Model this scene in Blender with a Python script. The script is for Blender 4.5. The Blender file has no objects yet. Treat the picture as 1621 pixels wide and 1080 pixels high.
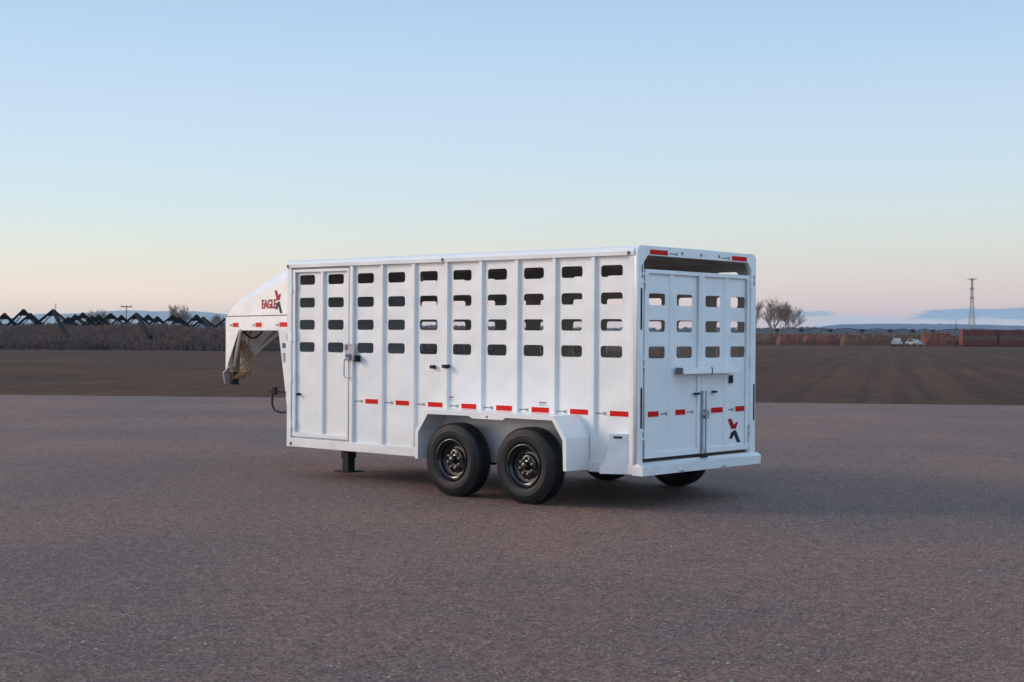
import bpy, bmesh, math, random
from mathutils import Vector, Matrix, noise
random.seed(7)
R = math.radians
sc = bpy.context.scene
col = sc.collection

# ---------------------------------------------------------------- camera
cam_d = bpy.data.cameras.new('camera'); cam = bpy.data.objects.new('camera', cam_d); col.objects.link(cam)
right = Vector((0.7495, 0.6619, 0.0067)).normalized()
fwd = Vector((-0.6619, 0.7496, -0.0039)).normalized()
up = right.cross(fwd).normalized(); right = fwd.cross(up).normalized()
CAM = Vector((8.691, -11.6345, 1.7018))
m = Matrix((right, up, -fwd)).transposed().to_4x4(); m.translation = CAM
cam.matrix_world = m
cam_d.sensor_width = 36; cam_d.lens = 52.33
cam_d.clip_start = 0.1; cam_d.clip_end = 90000
cam_d.dof.use_dof = True; cam_d.dof.focus_distance = 14.5; cam_d.dof.aperture_fstop = 7.0
sc.camera = cam

# ---------------------------------------------------------------- light
SUN_EL = R(24); SUN_AZ = Vector((-0.82, -0.57, 0)).normalized()
to_sun = Vector((SUN_AZ.x * math.cos(SUN_EL), SUN_AZ.y * math.cos(SUN_EL), math.sin(SUN_EL)))
sd = bpy.data.lights.new('sun', 'SUN'); sun = bpy.data.objects.new('sun', sd); col.objects.link(sun)
sd.energy = 2.0; sd.angle = R(18); sd.color = (1.0, 0.84, 0.66)
sun.rotation_euler = to_sun.to_track_quat('Z', 'Y').to_euler()

def lin(r, g, b):
    f = lambda c: (c / 255 / 12.92) if c / 255 <= 0.04045 else ((c / 255 + 0.055) / 1.055) ** 2.4
    return (f(r), f(g), f(b), 1.0)

world = bpy.data.worlds.new('World'); sc.world = world; world.use_nodes = True
nt = world.node_tree; nt.nodes.clear()
def N(tree, kind, **kw):
    n = tree.nodes.new(kind)
    for k, v in kw.items():
        if hasattr(n, k): setattr(n, k, v)
    return n
def L(tree, a, b): tree.links.new(a, b)
def math_node(tree, op, a, b=None, c=None, clamp=False):
    n = tree.nodes.new('ShaderNodeMath'); n.operation = op; n.use_clamp = clamp
    for i, v in enumerate((a, b, c)):
        if v is None: continue
        if isinstance(v, (int, float)): n.inputs[i].default_value = v
        else: tree.links.new(v, n.inputs[i])
    return n.outputs[0]
def smooth(tree, v, a, b):
    n = tree.nodes.new('ShaderNodeMapRange'); n.interpolation_type = 'SMOOTHSTEP'
    tree.links.new(v, n.inputs[0]); n.inputs[1].default_value = a; n.inputs[2].default_value = b
    return n.outputs[0]
def mixc(tree, f, a, b, mode='MIX'):
    n = tree.nodes.new('ShaderNodeMix'); n.data_type = 'RGBA'; n.blend_type = mode
    for s, v in ((0, f), (6, a), (7, b)):
        if isinstance(v, (int, float)): n.inputs[s].default_value = v
        elif isinstance(v, tuple): n.inputs[s].default_value = v
        else: tree.links.new(v, n.inputs[s])
    return n.outputs[2]
def ramp(tree, fac, stops):
    n = tree.nodes.new('ShaderNodeValToRGB'); e = n.color_ramp.elements
    while len(e) < len(stops): e.new(0.5)
    for el, (p, c) in zip(e, stops): el.position = p; el.color = c
    if fac is not None: tree.links.new(fac, n.inputs[0])
    return n.outputs[0]
tc = N(nt, 'ShaderNodeTexCoord'); sep = N(nt, 'ShaderNodeSeparateXYZ'); L(nt, tc.outputs['Generated'], sep.inputs[0])
zz = sep.outputs[2]
def gain(c, k): return (c[0] * k[0], c[1] * k[1], c[2] * k[2], 1)
SKY_L = [(0, gain(lin(232, 208, 194), (1.45, 1.30, 1.16))), (.010, gain(lin(233, 213, 199), (1.45, 1.30, 1.16))), (.024, gain(lin(235, 219, 205), (1.38, 1.25, 1.12))), (.042, gain(lin(233, 225, 211), (1.18, 1.16, 1.10))), (.060, gain(lin(229, 230, 219), (1.07, 1.11, 1.10))),
         (.082, gain(lin(222, 231, 229), (1.0, 1.07, 1.11))), (.110, gain(lin(214, 229, 236), (.99, 1.05, 1.08))), (.150, gain(lin(202, 222, 240), (1.01, 1.03, 1.06))), (.190, gain(lin(190, 217, 242), (1.0, 1.02, 1.03))), (.230, gain(lin(180, 211, 240), (.98, .98, .97))),
         (.42, (.40, .58, .84, 1)), (.70, (.35, .50, .72, 1)), (1, (.32, .46, .68, 1))]
SKY_R = [(0, gain(lin(204, 184, 192), (1.25, 1.08, 1.05))), (.010, gain(lin(207, 190, 195), (1.25, 1.08, 1.05))), (.024, gain(lin(212, 199, 199), (1.25, 1.10, 1.05))), (.042, gain(lin(215, 209, 204), (1.18, 1.12, 1.06))), (.060, gain(lin(215, 218, 211), (1.12, 1.11, 1.08))),
         (.082, gain(lin(212, 223, 221), (1.08, 1.09, 1.09))), (.110, gain(lin(207, 223, 230), (1.03, 1.06, 1.10))), (.150, gain(lin(198, 218, 236), (1.04, 1.05, 1.06))), (.190, gain(lin(187, 214, 239), (1.0, 1.03, 1.04))), (.230, gain(lin(177, 207, 238), (.98, 1.0, 1.01))),
         (.42, (.40, .58, .84, 1)), (.70, (.35, .50, .72, 1)), (1, (.32, .46, .68, 1))]
cl = ramp(nt, zz, SKY_L); cr = ramp(nt, zz, SKY_R)
dotr = N(nt, 'ShaderNodeVectorMath', operation='DOT_PRODUCT'); L(nt, tc.outputs['Generated'], dotr.inputs[0]); dotr.inputs[1].default_value = right
side = smooth(nt, dotr.outputs['Value'], -0.34, 0.34)
sky = mixc(nt, side, cl, cr)
# afterglow on the sunset side of the sky
dots = N(nt, 'ShaderNodeVectorMath', operation='DOT_PRODUCT'); L(nt, tc.outputs['Generated'], dots.inputs[0]); dots.inputs[1].default_value = SUN_AZ
glow = math_node(nt, 'MULTIPLY', smooth(nt, dots.outputs['Value'], 0.47, 1.0), smooth(nt, zz, 0.50, 0.02))
sky = mixc(nt, glow, sky, (2.9, 2.2, 1.75, 1))
# blue boost added to the unseen sky behind the camera, to brighten the trailer rear
rear_fill = math_node(nt, 'MULTIPLY', smooth(nt, sep.outputs[0], -0.15, 0.75), 0.36)
sky = mixc(nt, rear_fill, sky, (1.02, 1.55, 2.05, 1))
# low cloud banks far off: blue-grey bodies with pale tops
mp = N(nt, 'ShaderNodeMapping'); L(nt, tc.outputs['Generated'], mp.inputs[0]); mp.inputs['Scale'].default_value = (30, 30, 260)
nz = N(nt, 'ShaderNodeTexNoise'); L(nt, mp.outputs[0], nz.inputs['Vector']); nz.inputs['Scale'].default_value = 1.0; nz.inputs['Detail'].default_value = 6
rag = math_node(nt, 'MULTIPLY_ADD', nz.outputs[0], 0.014, -0.007)
ze = math_node(nt, 'ADD', zz, rag)
rv = dotr.outputs['Value']
topz = math_node(nt, 'MULTIPLY', smooth(nt, rv, 0.205, 0.29), 0.0185)          # top of the right-hand bank
bank = math_node(nt, 'MULTIPLY', math_node(nt, 'SUBTRACT', 1.0, math_node(nt, 'MULTIPLY', math_node(nt, 'SUBTRACT', ze, topz), 900), clamp=True), smooth(nt, rv, 0.215, 0.25))
bank = math_node(nt, 'MULTIPLY', bank, smooth(nt, ze, 0.0105, 0.0135))
sky = mixc(nt, math_node(nt, 'MULTIPLY', bank, 0.97), sky, lin(116, 161, 204))
edge = math_node(nt, 'MULTIPLY', smooth(nt, ze, 0.0145, 0.0105), smooth(nt, rv, 0.15, 0.22))
sky = mixc(nt, math_node(nt, 'MULTIPLY', edge, 0.8), sky, lin(190, 205, 226))
# small detached puff
dx = math_node(nt, 'MULTIPLY', math_node(nt, 'SUBTRACT', rv, 0.193), 42); dz = math_node(nt, 'MULTIPLY', math_node(nt, 'SUBTRACT', ze, 0.0155), 330)
pd = math_node(nt, 'ADD', math_node(nt, 'MULTIPLY', dx, dx), math_node(nt, 'MULTIPLY', dz, dz))
sky = mixc(nt, math_node(nt, 'MULTIPLY', smooth(nt, pd, 1.1, 0.2), 0.9), sky, lin(146, 178, 208))
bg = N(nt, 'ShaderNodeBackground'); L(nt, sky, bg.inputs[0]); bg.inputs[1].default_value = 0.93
st = N(nt, 'ShaderNodeTexSky'); st.sky_type = 'NISHITA'; st.sun_disc = False; st.sun_elevation = SUN_EL
st.sun_rotation = math.atan2(SUN_AZ.x, SUN_AZ.y); st.altitude = 1400
bg2 = N(nt, 'ShaderNodeBackground'); L(nt, st.outputs[0], bg2.inputs[0]); bg2.inputs[1].default_value = 0.012
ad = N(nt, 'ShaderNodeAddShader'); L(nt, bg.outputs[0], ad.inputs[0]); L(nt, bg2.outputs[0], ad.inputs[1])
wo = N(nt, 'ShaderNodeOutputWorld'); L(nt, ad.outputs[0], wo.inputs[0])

vs = sc.view_settings; vs.view_transform = 'Standard'; vs.look = 'None'; vs.exposure = 0.0; vs.gamma = 1.0; vs.use_curve_mapping = False

# ---------------------------------------------------------------- materials
def mat(name, base, rough=0.6, metal=0.0, var=None, vscale=5.0, bump=0.0, bscale=40.0, coat=0.0, detail=4, aniso=None, spec=0.5):
    mm = bpy.data.materials.new(name); mm.use_nodes = True; t = mm.node_tree
    bs = t.nodes['Principled BSDF']
    bs.inputs['Base Color'].default_value = (*base, 1); bs.inputs['Roughness'].default_value = rough; bs.inputs['Metallic'].default_value = metal
    bs.inputs['Coat Weight'].default_value = coat; bs.inputs['Coat Roughness'].default_value = 0.15
    bs.inputs['Specular IOR Level'].default_value = spec
    co = N(t, 'ShaderNodeTexCoord')
    if var:
        n = N(t, 'ShaderNodeTexNoise'); n.inputs['Scale'].default_value = vscale; n.inputs['Detail'].default_value = detail
        if aniso:
            q = N(t, 'ShaderNodeMapping'); q.inputs['Scale'].default_value = aniso; L(t, co.outputs['Object'], q.inputs[0]); L(t, q.outputs[0], n.inputs['Vector'])
        else: L(t, co.outputs['Object'], n.inputs['Vector'])
        c = ramp(t, n.outputs[0], [(0.3, (*base, 1)), (0.7, (*var, 1))]); L(t, c, bs.inputs['Base Color'])
    if bump:
        n = N(t, 'ShaderNodeTexNoise'); n.inputs['Scale'].default_value = bscale; n.inputs['Detail'].default_value = 5; L(t, co.outputs['Object'], n.inputs['Vector'])
        b = N(t, 'ShaderNodeBump'); b.inputs['Strength'].default_value = bump; b.inputs['Distance'].default_value = 0.02
        L(t, n.outputs[0], b.inputs['Height']); L(t, b.outputs[0], bs.inputs['Normal'])
    return mm

def white_paint():
    mm = mat('white_paint', (0.80, 0.80, 0.80), 0.32, coat=0.25); t = mm.node_tree; bs = t.nodes['Principled BSDF']
    co = N(t, 'ShaderNodeTexCoord'); gm = N(t, 'ShaderNodeNewGeometry')
    n = N(t, 'ShaderNodeTexNoise'); n.inputs['Scale'].default_value = 2.2; n.inputs['Detail'].default_value = 2; L(t, gm.outputs['Position'], n.inputs['Vector'])
    b = N(t, 'ShaderNodeBump'); b.inputs['Strength'].default_value = 0.6; b.inputs['Distance'].default_value = 0.035
    L(t, n.outputs[0], b.inputs['Height']); L(t, b.outputs[0], bs.inputs['Normal']); L(t, b.outputs[0], bs.inputs['Coat Normal'])
    # road dust along the lower edges
    s = N(t, 'ShaderNodeSeparateXYZ'); L(t, gm.outputs['Position'], s.inputs[0])
    n2 = N(t, 'ShaderNodeTexNoise'); n2.inputs['Scale'].default_value = 9; n2.inputs['Detail'].default_value = 7; L(t, gm.outputs['Position'], n2.inputs['Vector'])
    d = math_node(t, 'MULTIPLY', smooth(t, s.outputs[2], 0.75, 0.30), math_node(t, 'MULTIPLY', n2.outputs[0], 0.50))
    c = mixc(t, d, (0.80, 0.80, 0.81, 1), (0.42, 0.35, 0.31, 1))
    n3 = N(t, 'ShaderNodeTexNoise'); n3.inputs['Scale'].default_value = 3.5; n3.inputs['Detail'].default_value = 6; L(t, gm.outputs['Position'], n3.inputs['Vector'])
    c2 = mixc(t, smooth(t, n3.outputs[0], 0.35, 0.75), c, (0.76, 0.765, 0.78, 1)); L(t, c2, bs.inputs['Base Color'])
    L(t, math_node(t, 'MULTIPLY_ADD', n2.outputs[0], 0.25, 0.22), bs.inputs['Roughness'])
    return mm
M = {}
M['white'] = white_paint()
M['inner'] = mat('inner_liner', (0.56, 0.53, 0.485), 0.6, var=(0.62, 0.59, 0.54), vscale=6)
M['primer'] = mat('grimy_primer', (0.16, 0.13, 0.10), 0.8, var=(0.25, 0.20, 0.155), vscale=22)
M['floor'] = mat('floor_boards', (0.09, 0.07, 0.055), 0.85, var=(0.14, 0.11, 0.09), vscale=9, aniso=(1, 8, 1))
M['red'] = mat('red_reflector', (0.68, 0.006, 0.006), 0.55, var=(0.52, 0.004, 0.004), vscale=60, spec=0.15)
M['sticker'] = mat('white_film', (0.82, 0.82, 0.83), 0.4, var=(0.72, 0.72, 0.74), vscale=30)
M['ink'] = mat('grey_ink', (0.10, 0.11, 0.13), 0.5, var=(0.14, 0.15, 0.17), vscale=50)
M['navy'] = mat('dark_logo_film', (0.018, 0.024, 0.036), 0.4, var=(0.03, 0.036, 0.05), vscale=20, spec=0.1)
M['redfilm'] = mat('red_logo_film', (0.40, 0.010, 0.022), 0.4, var=(0.33, 0.008, 0.018), vscale=20, spec=0.1)
M['tyre'] = mat('tyre_rubber', (0.007, 0.0085, 0.011), 0.55, var=(0.013, 0.0155, 0.019), vscale=14, bump=0.25, bscale=90, spec=0.28)
M['rim'] = mat('black_gloss_rim', (0.007, 0.007, 0.009), 0.22, var=(0.012, 0.012, 0.014), vscale=10, coat=0.25)
M['chrome'] = mat('bright_steel', (0.52, 0.49, 0.46), 0.30, 1.0, var=(0.70, 0.67, 0.63), vscale=45)
M['galv'] = mat('galvanised_steel', (0.24, 0.25, 0.28), 0.5, 0.3, var=(0.40, 0.41, 0.44), vscale=40)
M['black'] = mat('black_rubber', (0.009, 0.010, 0.012), 0.6, var=(0.016, 0.017, 0.019), vscale=25, spec=0.2)
M['steel'] = mat('dark_chassis_paint', (0.012, 0.012, 0.014), 0.6, var=(0.024, 0.022, 0.021), vscale=12, spec=0.2)
M['chain'] = mat('yellow_zinc_chain', (0.55, 0.36, 0.20), 0.45, 0.4, var=(0.20, 0.12, 0.07), vscale=60)
M['lens'] = mat('dark_lens', (0.03, 0.008, 0.008), 0.15, var=(0.05, 0.014, 0.012), vscale=40, coat=0.5)
M['frame_dark'] = mat('weathered_dark_steel', (0.007, 0.009, 0.013), 0.85, var=(0.012, 0.013, 0.017), vscale=1.5, spec=0.1)
M['weed'] = mat('dead_weed', (0.095, 0.064, 0.058), 0.9, var=(0.24, 0.165, 0.145), vscale=2.2, spec=0.1)
M['berm'] = mat('weed_litter', (0.075, 0.055, 0.052), 0.95, var=(0.050, 0.040, 0.042), vscale=2)
M['bark'] = mat('bare_bark', (0.21, 0.155, 0.115), 0.9, var=(0.32, 0.24, 0.18), vscale=3)
M['rust'] = mat('rusty_iron', (0.17, 0.036, 0.020), 0.85, var=(0.075, 0.032, 0.022), vscale=1.1, bump=0.6, bscale=3)
M['rust_o'] = mat('orange_clay', (0.13, 0.058, 0.028), 0.9, var=(0.08, 0.040, 0.027), vscale=1.3, bump=0.6, bscale=3)
M['bin_red'] = mat('dark_red_paint', (0.17, 0.020, 0.020), 0.6, var=(0.11, 0.020, 0.018), vscale=1.2)
M['olive'] = mat('olive_paint', (0.14, 0.095, 0.035), 0.7, var=(0.10, 0.050, 0.026), vscale=1.5)
M['carwhite'] = mat('vehicle_white', (0.36, 0.36, 0.37), 0.4, var=(0.30, 0.30, 0.31), vscale=3, coat=0.3)
M['glass'] = mat('dark_glass', (0.02, 0.025, 0.03), 0.08, var=(0.03, 0.034, 0.04), vscale=3)
M['pylon'] = mat('pylon_steel', (0.26, 0.25, 0.26), 0.7, 0.1, var=(0.34, 0.32, 0.32), vscale=0.5)
M['wood'] = mat('pole_wood', (0.09, 0.065, 0.05), 0.9, var=(0.13, 0.10, 0.08), vscale=2)
M['hill'] = mat('distant_hill', (0.19, 0.26, 0.31), 0.95, var=(0.24, 0.31, 0.36), vscale=0.002)  # haze blue mixed into the base colour, on top of the haze volume
M['dark_hill'] = mat('haze_blue_hill', (0.030, 0.070, 0.17), 0.95, var=(0.045, 0.085, 0.19), vscale=0.002, spec=0.1)  # deep blue of the distant air painted into the ridge's base colour
M['treeline'] = mat('far_scrub', (0.022, 0.040, 0.062), 0.95, var=(0.040, 0.055, 0.072), vscale=0.05, spec=0.1)  # bluish base stands in for the air in front of the belt
M['brush'] = mat('tawny_brush', (0.20, 0.085, 0.036), 0.95, var=(0.10, 0.050, 0.030), vscale=0.35)
M['pebble'] = mat('pebble_stone', (0.16, 0.13, 0.12), 0.8, var=(0.46, 0.38, 0.33), vscale=5.0)

def lot_material():
    mm = bpy.data.materials.new('fine_gravel_lot'); mm.use_nodes = True; t = mm.node_tree; bs = t.nodes['Principled BSDF']
    gm = N(t, 'ShaderNodeNewGeometry'); P = gm.outputs['Position']
    def nz(s, d=4, r=0.55, vec=None):
        n = N(t, 'ShaderNodeTexNoise'); n.inputs['Scale'].default_value = s; n.inputs['Detail'].default_value = d; n.inputs['Roughness'].default_value = r
        L(t, vec or P, n.inputs['Vector']); return n.outputs[0]
    big = nz(0.22, 5, 0.6); mid = nz(1.7, 5, 0.6); grit = nz(34, 6, 0.9); fine = nz(95, 4, 0.8); clump = nz(9, 5, 0.75)
    base = ramp(t, big, [(0.34, (0.130, 0.088, 0.081, 1)), (0.66, (0.222, 0.120, 0.088, 1))])
    base = mixc(t, math_node(t, 'MULTIPLY', smooth(t, mid, 0.42, 0.68), 0.30), base, (0.108, 0.080, 0.080, 1))
    g = math_node(t, 'ADD', math_node(t, 'ADD', math_node(t, 'MULTIPLY', grit, 0.5), math_node(t, 'MULTIPLY', fine, 0.3)), math_node(t, 'MULTIPLY', clump, 0.2))
    k = N(t, 'ShaderNodeMapRange'); L(t, g, k.inputs[0]); k.inputs[1].default_value = 0.41; k.inputs[2].default_value = 0.59; k.inputs[3].default_value = 0.22; k.inputs[4].default_value = 1.85
    kc = N(t, 'ShaderNodeCombineColor'); [L(t, k.outputs[0], kc.inputs[i]) for i in range(3)]
    base = mixc(t, 1.0, base, kc.outputs[0], 'MULTIPLY')
    for sc_, lo, hi in ((52, .62, 1.42), (110, .70, 1.30)):
        v = N(t, 'ShaderNodeTexVoronoi'); v.inputs['Scale'].default_value = sc_; L(t, P, v.inputs['Vector'])
        s2 = N(t, 'ShaderNodeSeparateColor'); L(t, v.outputs['Color'], s2.inputs[0])
        kk = math_node(t, 'MULTIPLY_ADD', s2.outputs[1], hi - lo, lo)
        kc = N(t, 'ShaderNodeCombineColor'); [L(t, kk, kc.inputs[i]) for i in range(3)]
        base = mixc(t, 1.0, base, kc.outputs[0], 'MULTIPLY')
    # pale chips pressed into the surface
    for sc_, th, cc in ((38, 0.16, (0.33, 0.30, 0.29, 1)), (17, 0.10, (0.36, 0.34, 0.33, 1)), (60, 0.18, (0.04, 0.035, 0.038, 1))):
        v = N(t, 'ShaderNodeTexVoronoi'); v.inputs['Scale'].default_value = sc_; L(t, P, v.inputs['Vector'])
        s2 = N(t, 'ShaderNodeSeparateColor'); L(t, v.outputs['Color'], s2.inputs[0])
        pick = math_node(t, 'GREATER_THAN', s2.outputs[0], 0.90)
        f = math_node(t, 'MULTIPLY', math_node(t, 'LESS_THAN', v.outputs['Distance'], th * 1.5), pick)
        base = mixc(t, math_node(t, 'MULTIPLY', f, 0.75), base, cc)
    L(t, base, bs.inputs['Base Color']); bs.inputs['Roughness'].default_value = 0.78; bs.inputs['Specular IOR Level'].default_value = 0.35
    b = N(t, 'ShaderNodeBump'); b.inputs['Strength'].default_value = 0.9; b.inputs['Distance'].default_value = 0.02
    L(t, math_node(t, 'ADD', math_node(t, 'MULTIPLY', grit, 0.6), math_node(t, 'ADD', math_node(t, 'MULTIPLY', fine, 0.35), math_node(t, 'MULTIPLY', mid, 1.5))), b.inputs['Height']); L(t, b.outputs[0], bs.inputs['Normal'])
    return mm
def field_material():
    mm = bpy.data.materials.new('ploughed_soil'); mm.use_nodes = True; t = mm.node_tree; bs = t.nodes['Principled BSDF']
    gm = N(t, 'ShaderNodeNewGeometry'); P = gm.outputs['Position']
    n = N(t, 'ShaderNodeTexNoise'); n.inputs['Scale'].default_value = 0.06; n.inputs['Detail'].default_value = 8; n.inputs['Roughness'].default_value = 0.65; L(t, P, n.inputs['Vector'])
    base = ramp(t, n.outputs[0], [(0.32, (0.050, 0.026, 0.017, 1)), (0.7, (0.096, 0.045, 0.027, 1))])
    n2 = N(t, 'ShaderNodeTexNoise'); n2.inputs['Scale'].default_value = 1.1; n2.inputs['Detail'].default_value = 10; n2.inputs['Roughness'].default_value = 0.75; L(t, P, n2.inputs['Vector'])
    k = N(t, 'ShaderNodeMapRange'); L(t, n2.outputs[0], k.inputs[0]); k.inputs[1].default_value = 0.3; k.inputs[2].default_value = 0.7; k.inputs[3].default_value = 0.55; k.inputs[4].default_value = 1.45
    kc = N(t, 'ShaderNodeCombineColor'); [L(t, k.outputs[0], kc.inputs[i]) for i in range(3)]
    base = mixc(t, 1.0, base, kc.outputs[0], 'MULTIPLY')
    # drill rows and wheel tracks running away over the field
    mr_ = N(t, 'ShaderNodeMapping'); L(t, P, mr_.inputs[0]); mr_.inputs['Rotation'].default_value = (0, 0, -R(117.4))
    mp_ = N(t, 'ShaderNodeMapping'); L(t, mr_.outputs[0], mp_.inputs[0]); mp_.inputs['Scale'].default_value = (0.012, 1, 1)
    n3 = N(t, 'ShaderNodeTexNoise'); n3.inputs['Scale'].default_value = 0.9; n3.inputs['Detail'].default_value = 6; n3.inputs['Roughness'].default_value = 0.7; L(t, mp_.outputs[0], n3.inputs['Vector'])
    row = N(t, 'ShaderNodeMapRange'); L(t, n3.outputs[0], row.inputs[0]); row.inputs[1].default_value = 0.38; row.inputs[2].default_value = 0.62; row.inputs[3].default_value = 0.74; row.inputs[4].default_value = 1.22
    rc = N(t, 'ShaderNodeCombineColor'); [L(t, row.outputs[0], rc.inputs[i]) for i in range(3)]
    base = mixc(t, 1.0, base, rc.outputs[0], 'MULTIPLY')
    L(t, base, bs.inputs['Base Color']); bs.inputs['Roughness'].default_value = 0.95; bs.inputs['Specular IOR Level'].default_value = 0.15
    b = N(t, 'ShaderNodeBump'); b.inputs['Strength'].default_value = 0.8; b.inputs['Distance'].default_value = 0.08; L(t, n2.outputs[0], b.inputs['Height']); L(t, b.outputs[0], bs.inputs['Normal'])
    return mm
M['lot'] = lot_material(); M['field'] = field_material()

# ---------------------------------------------------------------- helpers
def tag(o, label=None, cat=None, group=None, kind=None):
    if label: o['label'] = label
    if cat: o['category'] = cat
    if group: o['group'] = group
    if kind: o['kind'] = kind
    return o
def obj(name, mesh, mats, parent=None):
    o = bpy.data.objects.new(name, mesh); col.objects.link(o)
    for k in ([mats] if not isinstance(mats, (list, tuple)) else mats): mesh.materials.append(M[k])
    if parent is not None: o.parent = parent
    return o
def empty(name, loc=(0, 0, 0), rz=0):
    o = bpy.data.objects.new(name, None); col.objects.link(o); o.location = loc; o.rotation_euler = (0, 0, rz); o.empty_display_size = 0.3; return o
class MB:
    def __init__(s): s.bm = bmesh.new()
    def box(s, x0, x1, y0, y1, z0, z1, bev=0.004, mx=None, taper=None):
        r = bmesh.ops.create_cube(s.bm, size=1.0); vs_ = r['verts']
        for v in vs_:
            v.co = Vector(((x0 + x1) / 2 + v.co.x * (x1 - x0), (y0 + y1) / 2 + v.co.y * (y1 - y0), (z0 + z1) / 2 + v.co.z * (z1 - z0)))
            if mx is not None: v.co = mx @ v.co
        if bev:
            ed = list({e for v in vs_ for e in v.link_edges})
            bmesh.ops.bevel(s.bm, geom=ed, offset=bev, segments=1, affect='EDGES', clamp_overlap=True)
        return s
    def poly(s, pts, thick):       # closed polygon of 3D points extruded by vector
        t = Vector(thick); a = [s.bm.verts.new(p) for p in pts]; b = [s.bm.verts.new(Vector(p) + t) for p in pts]
        n = len(pts); s.bm.faces.new(a); s.bm.faces.new(b[::-1])
        for i in range(n): s.bm.faces.new((a[i], b[i], b[(i + 1) % n], a[(i + 1) % n]))
        return s
    def tube(s, p0, p1, r0, r1=None, seg=8, caps=True):
        r1 = r0 if r1 is None else r1; p0 = Vector(p0); p1 = Vector(p1); d = (p1 - p0)
        if d.length < 1e-6: return s
        q = d.to_track_quat('Z', 'Y'); A = []; B = []
        for i in range(seg):
            c = Vector((math.cos(2 * math.pi * i / seg), math.sin(2 * math.pi * i / seg), 0))
            A.append(s.bm.verts.new(p0 + q @ (c * r0))); B.append(s.bm.verts.new(p1 + q @ (c * r1)))
        for i in range(seg): s.bm.faces.new((A[i], A[(i + 1) % seg], B[(i + 1) % seg], B[i]))
        if caps: s.bm.faces.new(A[::-1]); s.bm.faces.new(B)
        return s
    def path(s, pts, r, seg=8):
        for a, b in zip(pts, pts[1:]): s.tube(a, b, r, seg=seg)
        return s
    def lathe(s, prof, c, axis='y', seg=64, closed=True):   # prof: (radius, offset along axis)
        rings = []
        for (r, h) in prof:
            ring = []
            for i in range(seg):
                a = 2 * math.pi * i / seg
                ring.append(s.bm.verts.new((c[0] + r * math.cos(a), c[1] + h, c[2] + r * math.sin(a)) if axis == 'y' else (c[0] + r * math.cos(a), c[1] + r * math.sin(a), c[2] + h)))
            rings.append(ring)
        n = len(rings)
        for k in range(n if closed else n - 1):
            A = rings[k]; B = rings[(k + 1) % n]
            for i in range(seg): s.bm.faces.new((A[i], A[(i + 1) % seg], B[(i + 1) % seg], B[i]))
        return s
    def build(s, name, mats, parent=None, smooth_angle=None):
        bmesh.ops.recalc_face_normals(s.bm, faces=s.bm.faces)
        me = bpy.data.meshes.new(name); s.bm.to_mesh(me); s.bm.free()
        o = obj(name, me, mats, parent)
        if smooth_angle is not None:
            me.shade_smooth()
            try: me.set_sharp_from_angle(angle=R(smooth_angle))
            except Exception: pass
        return o
def roundrect(cx, cy, w, h, r, n=5):
    pts = []
    for (sx, sy, a0) in ((1, 1, 0), (-1, 1, 90), (-1, -1, 180), (1, -1, 270)):
        for i in range(n + 1):
            a = R(a0 + 90 * i / n); pts.append((cx + sx * (w / 2 - r) + r * math.cos(a), cy + sy * (h / 2 - r) + r * math.sin(a)))
    return pts
def sheet(name, loops, thick, mx, mats, parent=None, bevel=0.0, inner_axis=None):
    """flat plate with holes: loops in (u,v), thickness centred on w=0, mx maps (u,v,w) to the trailer"""
    cu = bpy.data.curves.new(name, 'CURVE'); cu.dimensions = '2D'; cu.fill_mode = 'BOTH'; cu.extrude = max(thick / 2 - bevel, 1e-5)
    cu.bevel_depth = bevel; cu.bevel_resolution = 0; cu.offset = -bevel
    for lp in loops:
        sp = cu.splines.new('POLY'); sp.points.add(len(lp) - 1); sp.use_cyclic_u = True
        for p, (a, b) in zip(sp.points, lp): p.co = (a, b, 0, 1)
    tmp = bpy.data.objects.new('tmp', cu); me = bpy.data.meshes.new_from_object(tmp)
    bpy.data.objects.remove(tmp); bpy.data.curves.remove(cu)
    me.name = name; me.materials.clear(); me.transform(mx)
    if mx.determinant() < 0: me.flip_normals()
    o = obj(name, me, mats, parent)
    if inner_axis is not None:
        for f in me.polygons:
            if f.normal.dot(Vector(inner_axis)) > 0.7: f.material_index = 1
    return o
def text_mesh(name, body, size, mx, mt, parent, width=1.0, thick=0.002, bold=0.0):
    cu = bpy.data.curves.new(name, 'FONT'); cu.body = body; cu.size = size; cu.extrude = thick; cu.offset = bold; cu.space_character = 1.0
    tmp = bpy.data.objects.new('tmp', cu); col.objects.link(tmp); bpy.context.view_layer.update()
    me = bpy.data.meshes.new_from_object(tmp.evaluated_get(bpy.context.evaluated_depsgraph_get()))
    bpy.data.objects.remove(tmp); bpy.data.curves.remove(cu); me.name = name; me.materials.clear()
    me.transform(mx @ Matrix.Diagonal((width, 1, 1, 1)))
    return obj(name, me, mt, parent)
def basis(o, u, v, w):
    m_ = Matrix((Vector(u), Vector(v), Vector(w))).transposed().to_4x4(); m_.translation = Vector(o); return m_
def ground_at(t, d):               # ground spot, mostly from an image pixel column: tangent off the view axis, assumed distance ahead
    f = Vector((fwd.x, fwd.y, 0)).normalized(); r = Vector((right.x, right.y, 0)).normalized()
    p = CAM + f * d + r * (t * d); return Vector((p.x, p.y, 0))

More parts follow.
